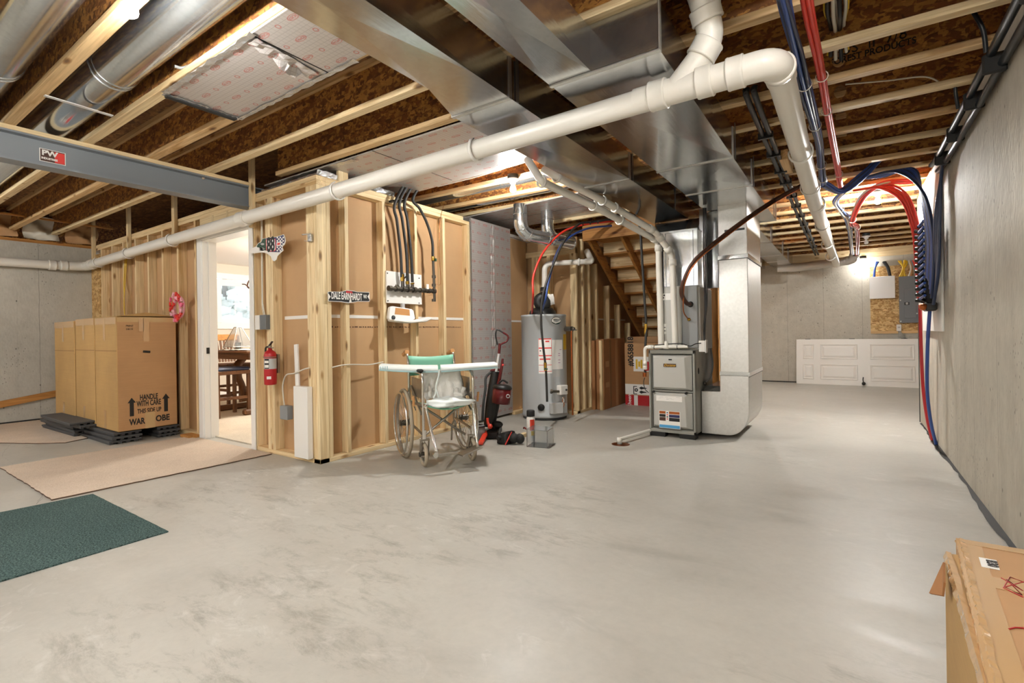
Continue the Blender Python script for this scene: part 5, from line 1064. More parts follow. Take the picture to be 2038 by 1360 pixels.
# ---- light switch box, fire extinguisher, signs
a, b = fy(510, 628, 2.45), fy(530.5, 656, 2.45)
t = thing('electrical_box', 'grey and white electrical box with cable, right of the doorway casing', 'electrical box', ((a.x+b.x)/2, 2.45, b.z))
B(a.x, a.x+.075, 2.435, 2.50, b.z, a.z).build('white_box', M['white'], t, bev=.003); B(a.x+.077, b.x+.005, 2.44, 2.51, b.z, a.z).build('grey_box', M['panelgrey'], t, bev=.003)
MB().tube(spl([(a.x+.11, 2.46, a.z), (a.x+.07, 2.47, a.z+.08), (a.x+.06, 2.475, a.z+.2), (a.x+.06, 2.48, 2.25)], 6), .005, 6).tube(spl([(a.x+.13, 2.46, a.z), (a.x+.085, 2.47, a.z+.09), (a.x+.07, 2.475, a.z+.2), (a.x+.075, 2.48, 2.25)], 6), .005, 6).build('cable', M['cable'], t)
pe = fy(537.5, 766, 2.40)
t = thing('fire_extinguisher', 'red fire extinguisher hung on the stud right of the doorway', 'fire extinguisher', pe)
zb, ztp = pe.z, fy(537.5, 697, 2.40).z; rr = .052; e = V(pe.x, 2.405, zb)
MB().lathe([(0, 0), (rr-.006, 0), (rr, .008), (rr, ztp-zb-.045), (rr*.8, ztp-zb-.015), (rr*.35, ztp-zb), (rr*.3, ztp-zb+.02), (0, ztp-zb+.02)], e, (0, 0, 1), 28).build('cylinder', M['red'], t)
th = math.atan2(-2.4, 4.25)
def epatch(a0, a1, z0, z1, mat, nm, o=.0012):
    rows = [[e+V((rr+o)*math.cos(th+a0+(a1-a0)*k/10), (rr+o)*math.sin(th+a0+(a1-a0)*k/10), z) for k in range(11)] for z in (z0, z1)]; return MB().grid(rows).build(nm, M[mat], t)
H = ztp-zb
epatch(-1.3, 1.3, H*.46, H*.76, 'lightgrey', 'label'); epatch(-1.0, -.2, H*.47, H*.75, 'ink', 'label_picture', .0018); epatch(-.95, -.25, H*.50, H*.58, 'white', 'label_picture', .0022); epatch(-.95, -.25, H*.63, H*.70, 'white', 'label_picture', .0022)
epatch(-.6, .1, H*.17, H*.25, 'white', 'label_mark')
z1 = ztp+.015; MB().bar(e+V(-.02, 0, H+.03), e+V(.09, -.03, H+.075), .016, .008).build('lever', M['black'], t); MB().bar(e+V(-.01, 0, H+.02), e+V(.08, -.02, H+.02), .014, .008).build('carry_handle', M['oldchrome'], t)
MB().cyl(e+V(0, 0, H+.01), e+V(0, 0, H+.05), .013, 12).build('valve', M['oldchrome'], t)
MB().tube(spl([e+V(-.01, 0, H+.03), e+V(-.05, -.01, H+.02), e+V(-.055, -.01, H-.04), e+V(-.05, -.01, H-.09)], 5), .008, 8).build('nozzle', M['black'], t)
MB().box(e.x-.03, e.x+.03, 2.455, 2.478, zb+.1, ztp-.04).torus(e+V(0, 0, H*.8), (0, 0, 1), rr+.003, .004, 24, 6).build('bracket', M['oldchrome'], t)
# state shaped sign
def pl(pts, y): return [(fy(480+x/6.8, 440+z/6.8, y).x, fy(480+x/6.8, 440+z/6.8, y).z) for x, z in pts]
ys = 2.425
outl = [(110,425),(150,370),(205,345),(235,300),(270,285),(290,240),(380,225),(480,215),(580,182),(600,230),(605,275),(590,320),(560,350),(575,400),(530,440),(495,475),(480,525),(450,548),(425,530),(405,480),(350,440),(290,425),(240,430),(180,440)]
P = pl(outl, ys); cx_ = sum(p[0] for p in P)/len(P); cz_ = sum(p[1] for p in P)/len(P)
t = thing('state_shaped_sign', 'colourful metal sign shaped like a state with number 88, above the extinguisher', 'sign', (cx_, ys, cz_))
MB().prism(P, (0, ys, 0), (1, 0, 0), (0, 0, 1), .003).build('plate', M['white'], t)
def reg(pts, mat, o, nm): MB().prism(pl(pts, ys), (0, ys-.0035-o, 0), (1, 0, 0), (0, 0, 1), .0004).build(nm, M[mat], t)
reg([(215,345),(240,305),(275,290),(295,245),(340,235),(345,400),(300,400),(250,380)], 'greenlogo', .0, 'green_area')
reg([(345,232),(480,220),(575,190),(592,230),(596,275),(580,320),(555,350),(560,395),(520,425),(400,420),(345,400)], 'navy', .0, 'blue_area')
mb = MB(); mr = MB()
for i in range(5):
    for j in range(9):
        if (i+j) % 2 == 0:
            x, z = 487+i*20, 215+j*22
            if 285 < z+10 < 345 and x < 545: continue
            if x > 560 and z > 330: continue
            q = pl([(x, z), (x+19, z), (x+19, z+21), (x, z+21)], ys); (mb if j < 3 or j > 5 else mb).prism(q, (0, ys-.0045, 0), (1, 0, 0), (0, 0, 1), .0003)
mb.build('checker_marks', M['white'], t)
reg([(485,285),(545,278),(545,335),(485,345)], 'white', .0012, 'white_badge'); reg([(497,300),(535,293),(535,322),(497,330)], 'coral', .0018, 'red_mark')
reg([(340,255),(470,240),(478,390),(455,412),(375,415),(345,395)], 'coral', .0008, 'number_border'); reg([(348,262),(463,248),(470,385),(450,402),(380,405),(353,390)], 'paper', .0014, 'number_panel')
a = fy(480+408/6.8, 440+328/6.8, ys); text('88', t, (a.x, ys-.0062, a.z), (1, 0, 0), (0, 0, 1), .175, M['ink'], align='CENTER', sx=.72, bold=.006)
for z in (380, 400): reg([(215,z),(245,z-25),(275,z+5),(300,z-20),(335,z)], 'white', .0012, 'script_line')
reg([(265,310),(290,300),(318,305),(318,325),(285,330)], 'lightgrey', .0012, 'oval_badge')
# street sign
xs = XD+.022
def pd_(u, v): p = fx(480+u/6.8, 440+v/6.8, xs); return (p.y, p.z)
ol = [(1170,965),(1185,955),(1350,958),(1400,945),(1455,937),(1520,945),(1570,958),(1735,963),(1740,1085),(1725,1092),(1580,1090),(1520,1103),(1455,1110),(1400,1105),(1350,1095),(1180,1088)]
P = [pd_(*q) for q in ol]; t = thing('street_sign', 'black and white street name sign nailed across a side wall stud', 'sign', (xs, sum(p[0] for p in P)/len(P), min(p[1] for p in P)))
MB().prism(P, (xs-.002, 0, 0), (0, 1, 0), (0, 0, 1), .003).build('plate', M['silver'], t)
cyy, czz = sum(p[0] for p in P)/len(P), sum(p[1] for p in P)/len(P)
MB().prism([(cyy+(a-cyy)*.978, czz+(b-czz)*.90) for a, b in P], (xs+.0012, 0, 0), (0, 1, 0), (0, 0, 1), .0006).build('black_face', M['ink'], t)
def fq(u, v): a = pd_(u, v); return (xs+.0025, a[0], a[1])
fit('DALE EARNHARDT', t, fq(1220, 1024), fq(1632, 1024), 0, .084, M['white'], bold=.002)
fit('WAY', t, fq(1652, 1026), fq(1700, 1026), 0, .046, M['white'], bold=.001)
a = pd_(1460, 965); MB().prism([(-.036, -.010), (.036, -.010), (.03, .010), (-.03, .012)], (xs+.002, a[0], a[1]), (0, 1, 0), (0, 0, 1), .0006).build('red_mark', M['red'], t)
a = pd_(1475, 1082); MB().prism([(-.012, -.014), (.014, -.014), (.01, .008), (-.006, .014)], (xs+.002, a[0], a[1]), (0, 1, 0), (0, 0, 1), .0006).build('white_mark', M['white'], t)
for u, s_ in ((1192, 1), (1722, -1)):
    a = pd_(u, 1025); MB().prism([(-.010, -.028), (.012*s_+.0, 0), (-.010, .028)] if s_ > 0 else [(.010, -.028), (.010, .028), (-.012, 0)], (xs+.002, a[0], a[1]), (0, 1, 0), (0, 0, 1), .0006).build('arrow_mark', M['white'], t)
# bracket on corner post
a = fy(620, 474, YD-.002); t = thing('metal_bracket', 'small shiny metal bracket nailed to the corner post', 'bracket', a)
MB().box(a.x-.02, a.x+.03, YD-.03, YD-.003, a.z-.035, a.z+.03).build('plate', M['foiltape'], t, bev=.006); MB().cyl((a.x-.09, YD-.03, a.z+.035), (a.x+.02, YD-.02, a.z+.03), .006, 6).cyl((a.x-.06, YD-.03, a.z-.02), (a.x-.01, YD-.02, a.z-.03), .003, 6).build('rod', M['oldchrome'], t)
# white boards and outlet box in the corner cavity
t = thing('trim_board', 'narrow white trim board leaning in the stud cavity beside the corner post', 'board', (-3.9, 2.47, .04))
MB().bar((-4.0, 2.50, 1.0), (-3.90, 2.46, .04), .05, .014, (0, 1, 0)).build('board', M['white'], t)
tag(B(-3.935, -3.735, 2.425, 2.475, .04, .645).build('trim_board', M['white'], bev=.003), 'wide white panel standing in the stud cavity beside the corner post', 'board')
a = fy(570, 820, 2.47); t = thing('outlet_box', 'grey electrical outlet box with white cable, low on the stud right of the doorway', 'electrical box', (a.x, 2.47, a.z-.06))
B(a.x-.055, a.x+.055, 2.44, 2.50, a.z-.065, a.z+.055).build('box', M['grey'], t, bev=.004)
c0 = V(a.x-.03, 2.47, a.z+.055); MB().tube(spl([c0, c0+V(.0, -.01, .10), c0+V(-.01, -.005, .18), c0+V(.05, -.01, .27), c0+V(.16, 0, .29), c0+V(.3, .01, .33), c0+V(.42, .02, .35)], 6), .006, 6).build('cable', M['cable'], t)
tag(MB().tube(spl([(XD+.004, 2.60, .80), (XD+.012, 2.72, .815), (XD+.01, 2.85, .81), (XD+.006, 3.0, .80), (XD+.004, 3.16, .815)], 6), .006, 6).build('white_cable', M['cable']), 'white electrical cable threaded through the side wall studs', 'cable')
# ---- gas manifold panel, lines, holder
xp = XD+.004
def pp(u, v, X=xp): return fx(u, v, X)
a, b = pp(767, 539), pp(838, 608)
t = thing('gas_manifold', 'white backing board with iron gas manifold and black gas lines above it', 'gas manifold', (XD, 3.4, b.z))
za, zb2 = pp(767, 539).z, pp(767, 603).z
B(XD+.001, XD+.018, a.y, b.y, zb2, za).build('backing_board', M['white'], t, bev=.002)
for u, v in ((771, 544), (834, 554), (772, 599), (834, 603.5)): q = pp(u, v, XD+.019); MB().ball(q, .007, 8).build('screw', M['steel_dark'], t)
xm = XD+.06
l0, l1 = fx(776, 574, xm), fx(867, 580, xm)
MB().tube([l0, l1], .017, 14).build('pipe_run', M['iron'], t)
for u, r in ((776, .026), (789, .030), (801, .030), (811.5, .030), (822, .030), (836, .024), (845, .024), (852, .026), (863, .026)):
    k = (u-776)/91; q = l0+(l1-l0)*k; MB().cyl(q-V(0, .018, 0), q+V(0, .018, 0), r, 12).build('tee', M['iron'], t)
for u, lo_, v0 in ((790, 567, None), (801, 560, 548), (811, 566, 562), (821, 566, 565)):
    q = fx(u, 573, xm); q2 = fx(u, lo_, xm); MB().cyl(q, q2, .015, 10).build('riser', M['iron'], t)
    if v0: q3 = fx(u-.5, v0, xm); MB().cyl(q2, q3+V(0, 0, .01), .021, 6).build('brass_nut', M['brass'], t)
def gl(pts): MB().tube(spl(pts, 8), .0145, 12).build('gas_line', M['rubber'], t)
gl([fx(799.5, 552, xm), fx(797, 500, xm), fx(790, 440, xm), fx(786, 405, xm+.02), V(xm+.03, 3.47, 2.66)])
gl([fx(811, 560, xm), fx(809, 505, xm), fx(801, 440, xm), fx(796, 400, xm+.02), V(xm+.04, 3.52, 2.66)])
gl([fx(821, 562, xm), fx(818, 505, xm), fx(811, 440, xm), fx(806, 400, xm+.02), V(xm+.05, 3.57, 2.66)])
gl([fx(861.5, 511, xm), fx(860, 480, xm), fx(850, 445, xm), fx(835, 415, xm+.01), fx(822, 395, xm+.03), V(xm+.06, 3.66, 2.66)])
for u, v in ((785, 400), (795, 400), (806, 400)): q = fx(u, v, xm); MB().box(XD, q.x, q.y-.016, q.y+.016, q.z-.01, q.z+.01).build('clip', M['black'], t)
q = fx(861.5, 578, xm); q0 = fx(862, 511, xm); MB().cyl(q0, q0-V(0, 0, .045), .019, 10).build('brass_valve', M['brass'], t); MB().tube([q0-V(0, 0, .045), fx(865, 600, xm)], .014, 10).build('drop_pipe', M['iron'], t)
MB().obox(q0+V(.02, .012, -.035), (.02, .02, .03)).build('valve_handle', M['greenlogo'], t)
for v in (551, 568, 580, 598): q = fx(863.5, v, xm); MB().cyl(q-V(0, 0, .014), q+V(0, 0, .014), .022, 10).build('tee', M['iron'], t)
q = fx(803, 556, xm); MB().bar(q, q+V(.015, .03, .035), .02, .012).build('valve_handle', M['black'], t)
q = fx(849, 571, xm); MB().obox(q+V(.012, 0, 0), (.012, .03, .05)).build('white_handle', M['white'], t)
MB().tube(spl([fx(868, 566, xm), fx(877, 562, XD+.01), fx(874, 500, XD+.006), fx(876, 440, XD+.006), fx(884, 405, XD+.005)], 7), .0025, 6).build('bonding_wire', M['copper'], t)
# white plastic holder below the panel
t = thing('plastic_holder', 'white plastic frame with dark window hanging below the gas manifold board', 'holder', fx(800, 640, XD+.05))
def hp(u, v, X=XD+.02): p = fx(740+u/6.18, 440+v/6.18, X); return (p.y, p.z)
O = [hp(*q) for q in ((205,1065),(240,1050),(470,1085),(495,1105),(515,1205),(470,1230),(215,1230),(190,1200))]
I_ = [hp(*q) for q in ((268,1068),(440,1092),(445,1168),(258,1150))]
MB().prism(O, (XD+.006, 0, 0), (0, 1, 0), (0, 0, 1), .04).build('frame', M['whitegloss'], t, bev=.006)
MB().prism(I_, (XD+.045, 0, 0), (0, 1, 0), (0, 0, 1), .002).build('window', M['tan'], t)
q = hp(240, 1190); MB().lathe([(0, .012), (.018, .012), (.022, .004), (.022, 0)], (XD+.046, q[0], q[1]), (1, 0, 0), 18).build('round_knob', M['steel_dark'], t)
L = [hp(*q) for q in ((180,1215),(330,1225),(520,1215),(640,1185),(665,1205),(590,1245),(400,1262),(200,1240))]
MB().prism(L, (XD+.02, 0, 0), (0, 1, 0), (0, 0, 1), .10).build('tray_arm', M['white'], t, bev=.008)
q = hp(375, 1052); MB().box(XD+.01, XD+.04, q[0]-.015, q[0]+.015, q[1]-.02, q[1]+.03).build('hook', M['lightgrey'], t)
# ---- wheelchair
C0 = V(-2.752, 3.065, 0); _q = math.radians(25); _rt = V(RT.x, RT.y, 0).normalized(); WRt = (_rt*math.cos(_q)+FW*math.sin(_q)).normalized(); WF = V(WRt.y, -WRt.x, 0)
def W(f, r, z): return C0+WF*f+WRt*r+V(0, 0, z)
t = thing('wheelchair', 'old chrome wheelchair with mint backrest facing the camera by the side wall', 'wheelchair', W(-.2, 0, 0))
def wheel(par, c, R, rt, spokes, hub, nm, rim=True):
    w = MB().torus(c, WRt, R-rt, rt, 44, 8).build('tyre', M['tyre'], par)
    m_ = MB().torus(c, WRt, R-rt*2.2, .007, 40, 6); m_.build('rim', M['oldchrome'], w)
    m_ = MB(); d, s_, u = frame(WRt)
    for k in range(spokes):
        a = 2*PI*k/spokes; o = 1 if k % 2 else -1; e_ = c+(s_*math.cos(a)+u*math.sin(a))*(R-rt*2.2); h = c+WRt*(.028*o)+(s_*math.cos(a+.5*o)+u*math.sin(a+.5*o))*.022; m_.tube([h, e_], .0016 if R > .2 else .004, 5, cap=False)
    m_.build('spokes', M['oldchrome'], w); MB().cyl(c-WRt*.04, c+WRt*.04, hub, 12).build('hub', M['iron'], w)
    return w
for s_, nm in ((-1, 'l'), (1, 'r')):
    c = W(-.385, s_*.275, .30); w = wheel(t, c, .30, .015, 28, .026, 'rear')
    MB().torus(c+WRt*s_*.035, WRt, .262, .0085, 44, 8).build('hand_rim', M['chrome'], w)
    c = W(0, s_*.205, .10); wheel(t, c, .10, .016, 8, .02, 'caster')
    f_ = MB().bar(c+WRt*.034, c+WRt*.034+V(0, 0, .125)+WF*.03, .006, .03, WF).bar(c-WRt*.034, c-WRt*.034+V(0, 0, .125)+WF*.03, .006, .03, WF).bar(c+WRt*.038+V(0, 0, .12)+WF*.03, c-WRt*.038+V(0, 0, .12)+WF*.03, .03, .012); f_.build('caster_fork', M['oldchrome'], t)
    MB().cyl(W(.03, s_*.205, .22), W(.03, s_*.205, .30), .014, 12).build('caster_stem', M['chrome'], t)
    # side frame
    R_ = .0115
    MB().tube(fil([W(.03, s_*.215, .20), W(.03, s_*.215, .705), W(-.02, s_*.215, .755), W(-.30, s_*.215, .755)], .06, 6), R_, 12).build('front_frame', M['chrome'], t)
    MB().tube(fil([W(-.44, s_*.215, .27), W(-.46, s_*.215, .80), W(-.50, s_*.215, .905), W(-.60, s_*.215, .915)], .05, 6), R_, 12).build('back_post', M['chrome'], t)
    MB().tube([W(.03, s_*.215, .50), W(-.45, s_*.215, .47)], R_, 12).build('seat_rail', M['oldchrome'], t)
    MB().tube([W(.03, s_*.215, .26), W(-.44, s_*.215, .29)], R_, 12).build('lower_rail', M['oldchrome'], t)
    MB().tube([W(-.02, s_*.215, .42), W(-.38, s_*.215, .62)], .009, 10).build('brace', M['oldchrome'], t)
    MB().tube([W(-.50, s_*.215, .914), W(-.635, s_*.215, .885)], .020, 12).build('push_grip', M['tan'], t)
    MB().obox(W(-.17, s_*.215, .772), (.30, .045, .026), WF, WRt).build('armrest_pad', M['blackmatte'], t, bev=.008)
    B_ = MB().add([W(-.02, s_*.203, .70), W(-.38, s_*.203, .70), W(-.38, s_*.203, .54), W(-.02, s_*.203, .54)], [(0, 1, 2, 3)]); B_.build('side_panel', M['oldchrome'], t, solid=.004)
    # brake lever + footrest hanger
    MB().tube([W(-.08, s_*.25, .45), W(-.03, s_*.275, .50)], .006, 8).build('brake_lever', M['chrome'], t)
    MB().tube([W(-.03, s_*.275, .49), W(-.02, s_*.28, .57)], .010, 10).build('brake_grip', M['tan'], t)
    MB().tube([W(.05, s_*.20, .49), W(.24, s_*.17, .15)], .011, 12).build('footrest_hanger', M['chrome'], t)
    MB().ball(W(.05, s_*.20, .495), .02, 12).build('hanger_knuckle', M['chrome'], t)
    if s_ < 0:
        MB().obox(W(.26, -.09, .145), (.04, .17, .024), WF, WRt).build('folded_footplate', M['oldchrome'], t, bev=.004); MB().cyl(W(.25, -.185, .15), W(.28, -.185, .15), .022, 12).build('foot_pivot', M['chrome'], t)
    else: MB().hexa([W(.14, .02, .10), W(.30, .02, .115), W(.30, .19, .165), W(.14, .19, .15), W(.14, .02, .112), W(.30, .02, .127), W(.30, .19, .177), W(.14, .19, .162)]).build('footplate', M['oldchrome'], t, bev=.003)
    MB().tube(fil([W(-.44, s_*.215, .29), W(-.56, s_*.215, .22), W(-.58, s_*.215, .06)], .04, 5), .009, 10).build('tipping_bar', M['oldchrome'], t)
for s_ in (-1, 1): MB().tube([W(-.15+s_*.012, s_*.205, .485), W(-.15+s_*.012, -s_*.205, .19)], .0105, 12).build('cross_brace', M['oldchrome'], t)
rows = [[W(-.465-.035*math.sin(PI*k/10)-.003*j, -.21+.42*k/10, .70+.045*j-.015*math.sin(PI*k/10)*(j/4.0)) for k in range(11)] for j in range(5)]
MB().grid(rows).build('backrest', M['mint'], t, solid=.012)
rows = [[W(.05-.50*j/8, -.21+.42*k/10, .50-.045*math.sin(PI*k/10)-.02*j/8) for k in range(11)] for j in range(9)]
MB().grid(rows).build('seat', M['mint'], t, solid=.012)
# padded board across the armrests
ctr = V(-2.905, 3.135, .79); bd = V(.722, .692, 0).normalized(); bn = V(bd.y, -bd.x, 0)
t = thing('padded_board', 'white padded board with pale blue edges lying across the wheelchair armrests', 'board', ctr-V(0, 0, .02))
for s_ in (-1, 1):
    m_ = MB(); rows = []
    for i in range(13):
        q = i/12; c = ctr+bd*(s_*(.012+.475*q))+V(0, 0, -.012+.020*q if s_ > 0 else -.012+.026*q-.006*math.sin(PI*q)); hw = .15-.02*q*q; th_ = .024-.006*q*(s_ > 0)
        ring = []
        for k in range(16):
            a = 2*PI*k/16; cx2, sz = math.cos(a), math.sin(a); x = math.copysign(abs(cx2)**.35, cx2)*hw; z = math.copysign(abs(sz)**.6, sz)*th_; ring.append(c+bn*x+V(0, 0, z))
        rows.append(ring+[ring[0]])
    m_.grid(rows if s_ > 0 else rows[::-1]); n0 = len(rows[0])-1
    m_.add(rows[-1][:-1], [tuple(range(16))]); m_.add(rows[0][:-1], [tuple(reversed(range(16)))])
    w = m_.build('cushion', M['foam'], t)
    m_ = MB()
    for i in range(12):
        q0, q1 = i/12, (i+1)/12
        f_ = lambda q: ctr+bd*(s_*(.012+.475*q))+V(0, 0, (-.012+.020*q if s_ > 0 else -.012+.026*q-.006*math.sin(PI*q))-.020)+bn*(.147-.02*q*q)
        m_.tube([f_(q0), f_(q1)], .006, 6, cap=False)
    m_.build('piping', M['foamblue'], w)
m_ = MB()
for k in range(4): c = ctr-bd*(.42+.018*k)+bn*.13+V(0, 0, .008); m_.tube([c+V(0, 0, .016), c+bn*.006, c-V(0, 0, .02)], .003, 6)
m_.build('blue_stripes', M['foamblue'], t)
c = ctr+bn*.13+V(0, 0, -.045)
MB().tube(spl([c+V(0, 0, .03), c+bn*.02-V(0, 0, .03)-bd*.01, c+bn*.03-V(0, 0, .10)-bd*.03, c+bn*.02-V(0, 0, .16)-bd*.035, c+bn*.03-V(0, 0, .20)-bd*.05], 5), .007, 7).tube(spl([c+bn*.02-V(0, 0, .12)-bd*.03, c+bn*.03-V(0, 0, .2)-bd*.01], 3), .006, 7).build('tie_cord', M['foam'], t)
# plastic bags on the seat
random.seed(21)
def blob(lab, c, sx, sy, sz, mat, n=18, amp=.16, nm='plastic_bag', cat='bag'):
    rows = []; sd = [random.uniform(0, 6) for _ in range(6)]
    for i in range(n//2+1):
        a = -PI/2+PI*i/(n//2); row = []
        for k in range(n+1):
            b = 2*PI*(k % n)/n; r = 1+amp*(math.sin(3*b+sd[0]+2*a)*.5+math.sin(5*b+sd[1]-3*a)*.4+math.sin(7*a+sd[2]+b)*.4)+random.uniform(-.03, .03)*(k < n)
            row.append(c+WF*(math.cos(a)*math.cos(b)*sx*r)+WRt*(math.cos(a)*math.sin(b)*sy*r)+V(0, 0, math.sin(a)*sz*r))
        row[-1] = row[0]; rows.append(row)
    return tag(MB().grid(rows).build(nm, mat), lab, cat)
rows = []                                                       # bag hanging from the padded board down to the seat
for i in range(17):
    q = i/16; z = .765-.245*q; row = []
    for k in range(25):
        b = k/24; fo = .035*math.sin(9*b+2*q)+.018*math.sin(21*b+3*q)+random.uniform(-.006, .006)
        row.append(W(-.135+.10*q*q+fo*(.3+q), -.185+.36*b+.015*math.sin(7*q+b*4), z+.02*math.sin(b*11)*q))
    rows.append(row)
t2 = thing('plastic_bag', 'translucent crumpled plastic bag hanging from the padded board onto the wheelchair seat', 'bag', W(-.1, 0, .5))
MB().grid(rows).build('film', M['plasticbag'], t2, solid=.002)
blob('white folded cloth draped over the front of the wheelchair seat', W(.0, .02, .505), .13, .19, .04, M['foam'], 26, .24, 'folded_cloth', 'cloth')
blob('small crumpled white bag on the right half of the wheelchair seat', W(-.12, .13, .56), .10, .08, .055, M['plasticbag'], 22, .3)
# ---- upright vacuum
def vd(u, v, d=5.05): return fd(u, v, d)
g = fz(978, 868); t = thing('vacuum_cleaner', 'black and red upright vacuum with D-shaped handle beside the wheelchair', 'vacuum cleaner', g)
D_ = [vd(990, 687), vd(986.5, 668), vd(989.5, 656.5), vd(1001, 662), vd(1011, 669.5), vd(1009, 679), vd(1000, 684), vd(994, 687)]
MB().tube(spl(D_[:4], 5), .0085, 10).build('handle_grip', M['black'], t); MB().tube(spl(D_[3:], 5), .0095, 10).build('handle_loop', M['darkred'], t)
MB().tube([vd(995, 684), vd(993, 704)], .015, 12).build('handle_neck', M['darkred'], t); MB().tube([vd(993, 703), vd(987.5, 740)], .0125, 12).build('wand_tube', M['silver'], t)
MB().tube([vd(1000.5, 714), vd(999, 728), vd(992, 765)], [.012, .016, .02], 10).build('accessory_wand', M['darkred'], t); MB().ball(vd(1001, 727, 5.0), .011, 8).build('red_lamp', M['coral'], t)
MB().hexa([vd(974, 741, 5.08), vd(996, 738, 5.08), vd(996, 738, 5.2), vd(974, 741, 5.2), vd(976, 736, 5.08), vd(992, 733, 5.08), vd(992, 733, 5.2), vd(976, 736, 5.2)]).build('top_cap', M['darkred'], t, bev=.008)
a, b = vd(986, 740, 5.10), vd(972, 850, 5.06); MB().tube([a, a+(b-a)*.25, a+(b-a)*.6, b], [.045, .055, .06, .05], 12).build('body', M['black'], t)
MB().tube([vd(986, 800, 5.10), vd(978, 842, 5.08)], [.05, .045], 12).build('lower_body', M['blackmatte'], t)
cb = vd(998, 790, 5.0); cbt = vd(1000, 773, 5.0)
up2 = (vd(1001, 770, 5.0)-vd(997, 806, 5.0)); ax = up2.normalized()
MB().lathe([(0, 0), (.092, 0), (.094, .01), (.094, .15), (0, .15)], vd(996.5, 803, 4.98), ax, 24).build('dust_bin', M['darkred'], t)
MB().lathe([(.096, 0), (.098, .012), (.085, .03), (.05, .04), (0, .042)], vd(996.5, 803, 4.98)+ax*.15, ax, 24).build('bin_lid', M['black'], t)
q = vd(996.5, 803, 4.98)+ax*.205; MB().tube(spl([q+RT*-.04, q+V(0, 0, .03), q+RT*.05], 5), .01, 8).build('lid_handle', M['blackmatte'], t)
q = vd(1011, 789, 4.90); MB().torus(q, FW, .016, .004, 18, 6).build('badge', M['silver'], t)
MB().tube(spl([vd(978, 740, 5.08), vd(967, 752, 5.08), vd(966, 775, 5.06), vd(962, 805, 5.05), vd(960, 838, 5.05)], 8), .014, 10).build('hose', M['steel_dark'], t)
MB().lathe([(0, 0), (.065, 0), (.065, .12), (.05, .14)], vd(953, 873, 5.0), (0, 0, 1), 20).build('motor_housing', M['grey'], t)
MB().torus(vd(953, 848, 5.0), (0, 0, 1), .065, .006, 24, 6, 0).build('housing_band', M['black'], t)
MB().tube(spl([vd(970, 832, 4.98), vd(971, 842, 4.97), vd(975, 848, 4.96)], 5), [.013]*11 if False else .014, 10).ball(vd(975.5, 849, 4.96), .027, 12).build('orange_pedal', M['orange'], t)
h0 = vd(985, 858, 5.0); MB().hexa([vd(966, 876, 4.99), vd(992, 874, 4.95), vd(1000, 858, 5.15), vd(972, 858, 5.2), vd(966, 862, 4.99), vd(992, 858, 4.95), vd(998, 842, 5.15), vd(974, 842, 5.2)]).build('head_neck', M['black'], t, bev=.01)
MB().ball(vd(990, 845, 5.05), .045, 12, 0, (1.4, 1, .8)).build('swivel_joint', M['blackmatte'], t)
# loose brush heads
g2 = fz(1001, 884); t = thing('vacuum_brush_head', 'black vacuum brush head with red trim lying on the floor', 'vacuum part', g2)
MB().hexa([g2+V(-.05, -.05, .0), g2+V(.06, -.03, .0), g2+V(.10, .10, 0), g2+V(-.02, .10, 0), g2+V(-.04, -.04, .10), g2+V(.05, -.02, .12), g2+V(.09, .09, .13), g2+V(-.01, .09, .11)]).build('head', M['black'], t, bev=.02, seg=2)
MB().cyl(g2+V(-.02, -.055, .06), g2+V(-.01, -.02, .065), .024, 14).build('port', M['blackmatte'], t)
MB().tube([g2+V(.055, -.04, .005), g2+V(.085, .03, .12)], .006, 8).build('red_trim', M['coral'], t)
MB().ball(g2+V(.15, .07, .055), .05, 12, 0, (1, .8, 1)).ball(g2+V(.10, .04, .06), .05, 10).build('end_cap', M['blackmatte'], t)
a, b = fz(956, 888), fz(968, 872); t = thing('orange_nozzle', 'bright orange and black nozzle on the floor beside the wheelchair footplate', 'vacuum part', (a+b)/2)
MB().bar(a+V(0, 0, .018), b+V(0, 0, .06), .05, .03).build('nozzle', M['orange'], t, bev=.008); MB().bar(a+V(-.01, 0, .012), (a+b)/2+V(-.01, 0, .03), .055, .015).build('nozzle_lip', M['black'], t)
MB().tube(spl([b+V(-.05, -.02, .06), b+V(0, 0, .085), b+V(.02, .03, .09)], 5), .008, 8).build('clip', M['silver'], t)
# ---- bottle and clear bin
p = fz(1057, 880); t = thing('spray_bottle', 'white bottle with orange label and black cap on the floor by the water heater', 'bottle', p)
MB().lathe([(0, 0), (.036, 0), (.042, .008), (.042, .235), (.036, .25), (.03, .256), (0, .256)], p, (0, 0, 1), 24).build('body', M['white'], t); MB().lathe([(.038, .252), (.04, .258), (.04, .305), (.034, .312), (0, .312)], p, (0, 0, 1), 24).build('cap', M['blackmatte'], t)
tb = math.atan2(-p.y, -p.x)
def bpatch(a0, a1, z0, z1, mat, nm): MB().grid([[p+V(.0432*math.cos(tb+a0+(a1-a0)*k/8), .0432*math.sin(tb+a0+(a1-a0)*k/8), z) for k in range(9)] for z in (z0, z1)]).build(nm, M[mat], t)
bpatch(-.2, .95, .12, .225, 'orange', 'label'); bpatch(.05, .9, .07, .115, 'yellow', 'label')
MB().tube(spl([p+V(-.04, -.02, .125), p+V(-.07, -.01, .135), p+V(-.085, .0, .125)], 4), .008, 8).build('side_spout', M['darkred'], t)
a, b, c = fz(1049, 890), fz(1092, 893), fz(1099, 878)
t = thing('clear_plastic_bin', 'clear plastic bin lying on its side in front of the water heater', 'bin', (a+c)/2)
ex = (b-a).normalized(); ey = V(-ex.y, ex.x, 0); hL, wL, zL = .20, .20, .165; o = a
def bq(x, y, z): return o+ex*x+ey*y+V(0, 0, z)
m_ = MB()
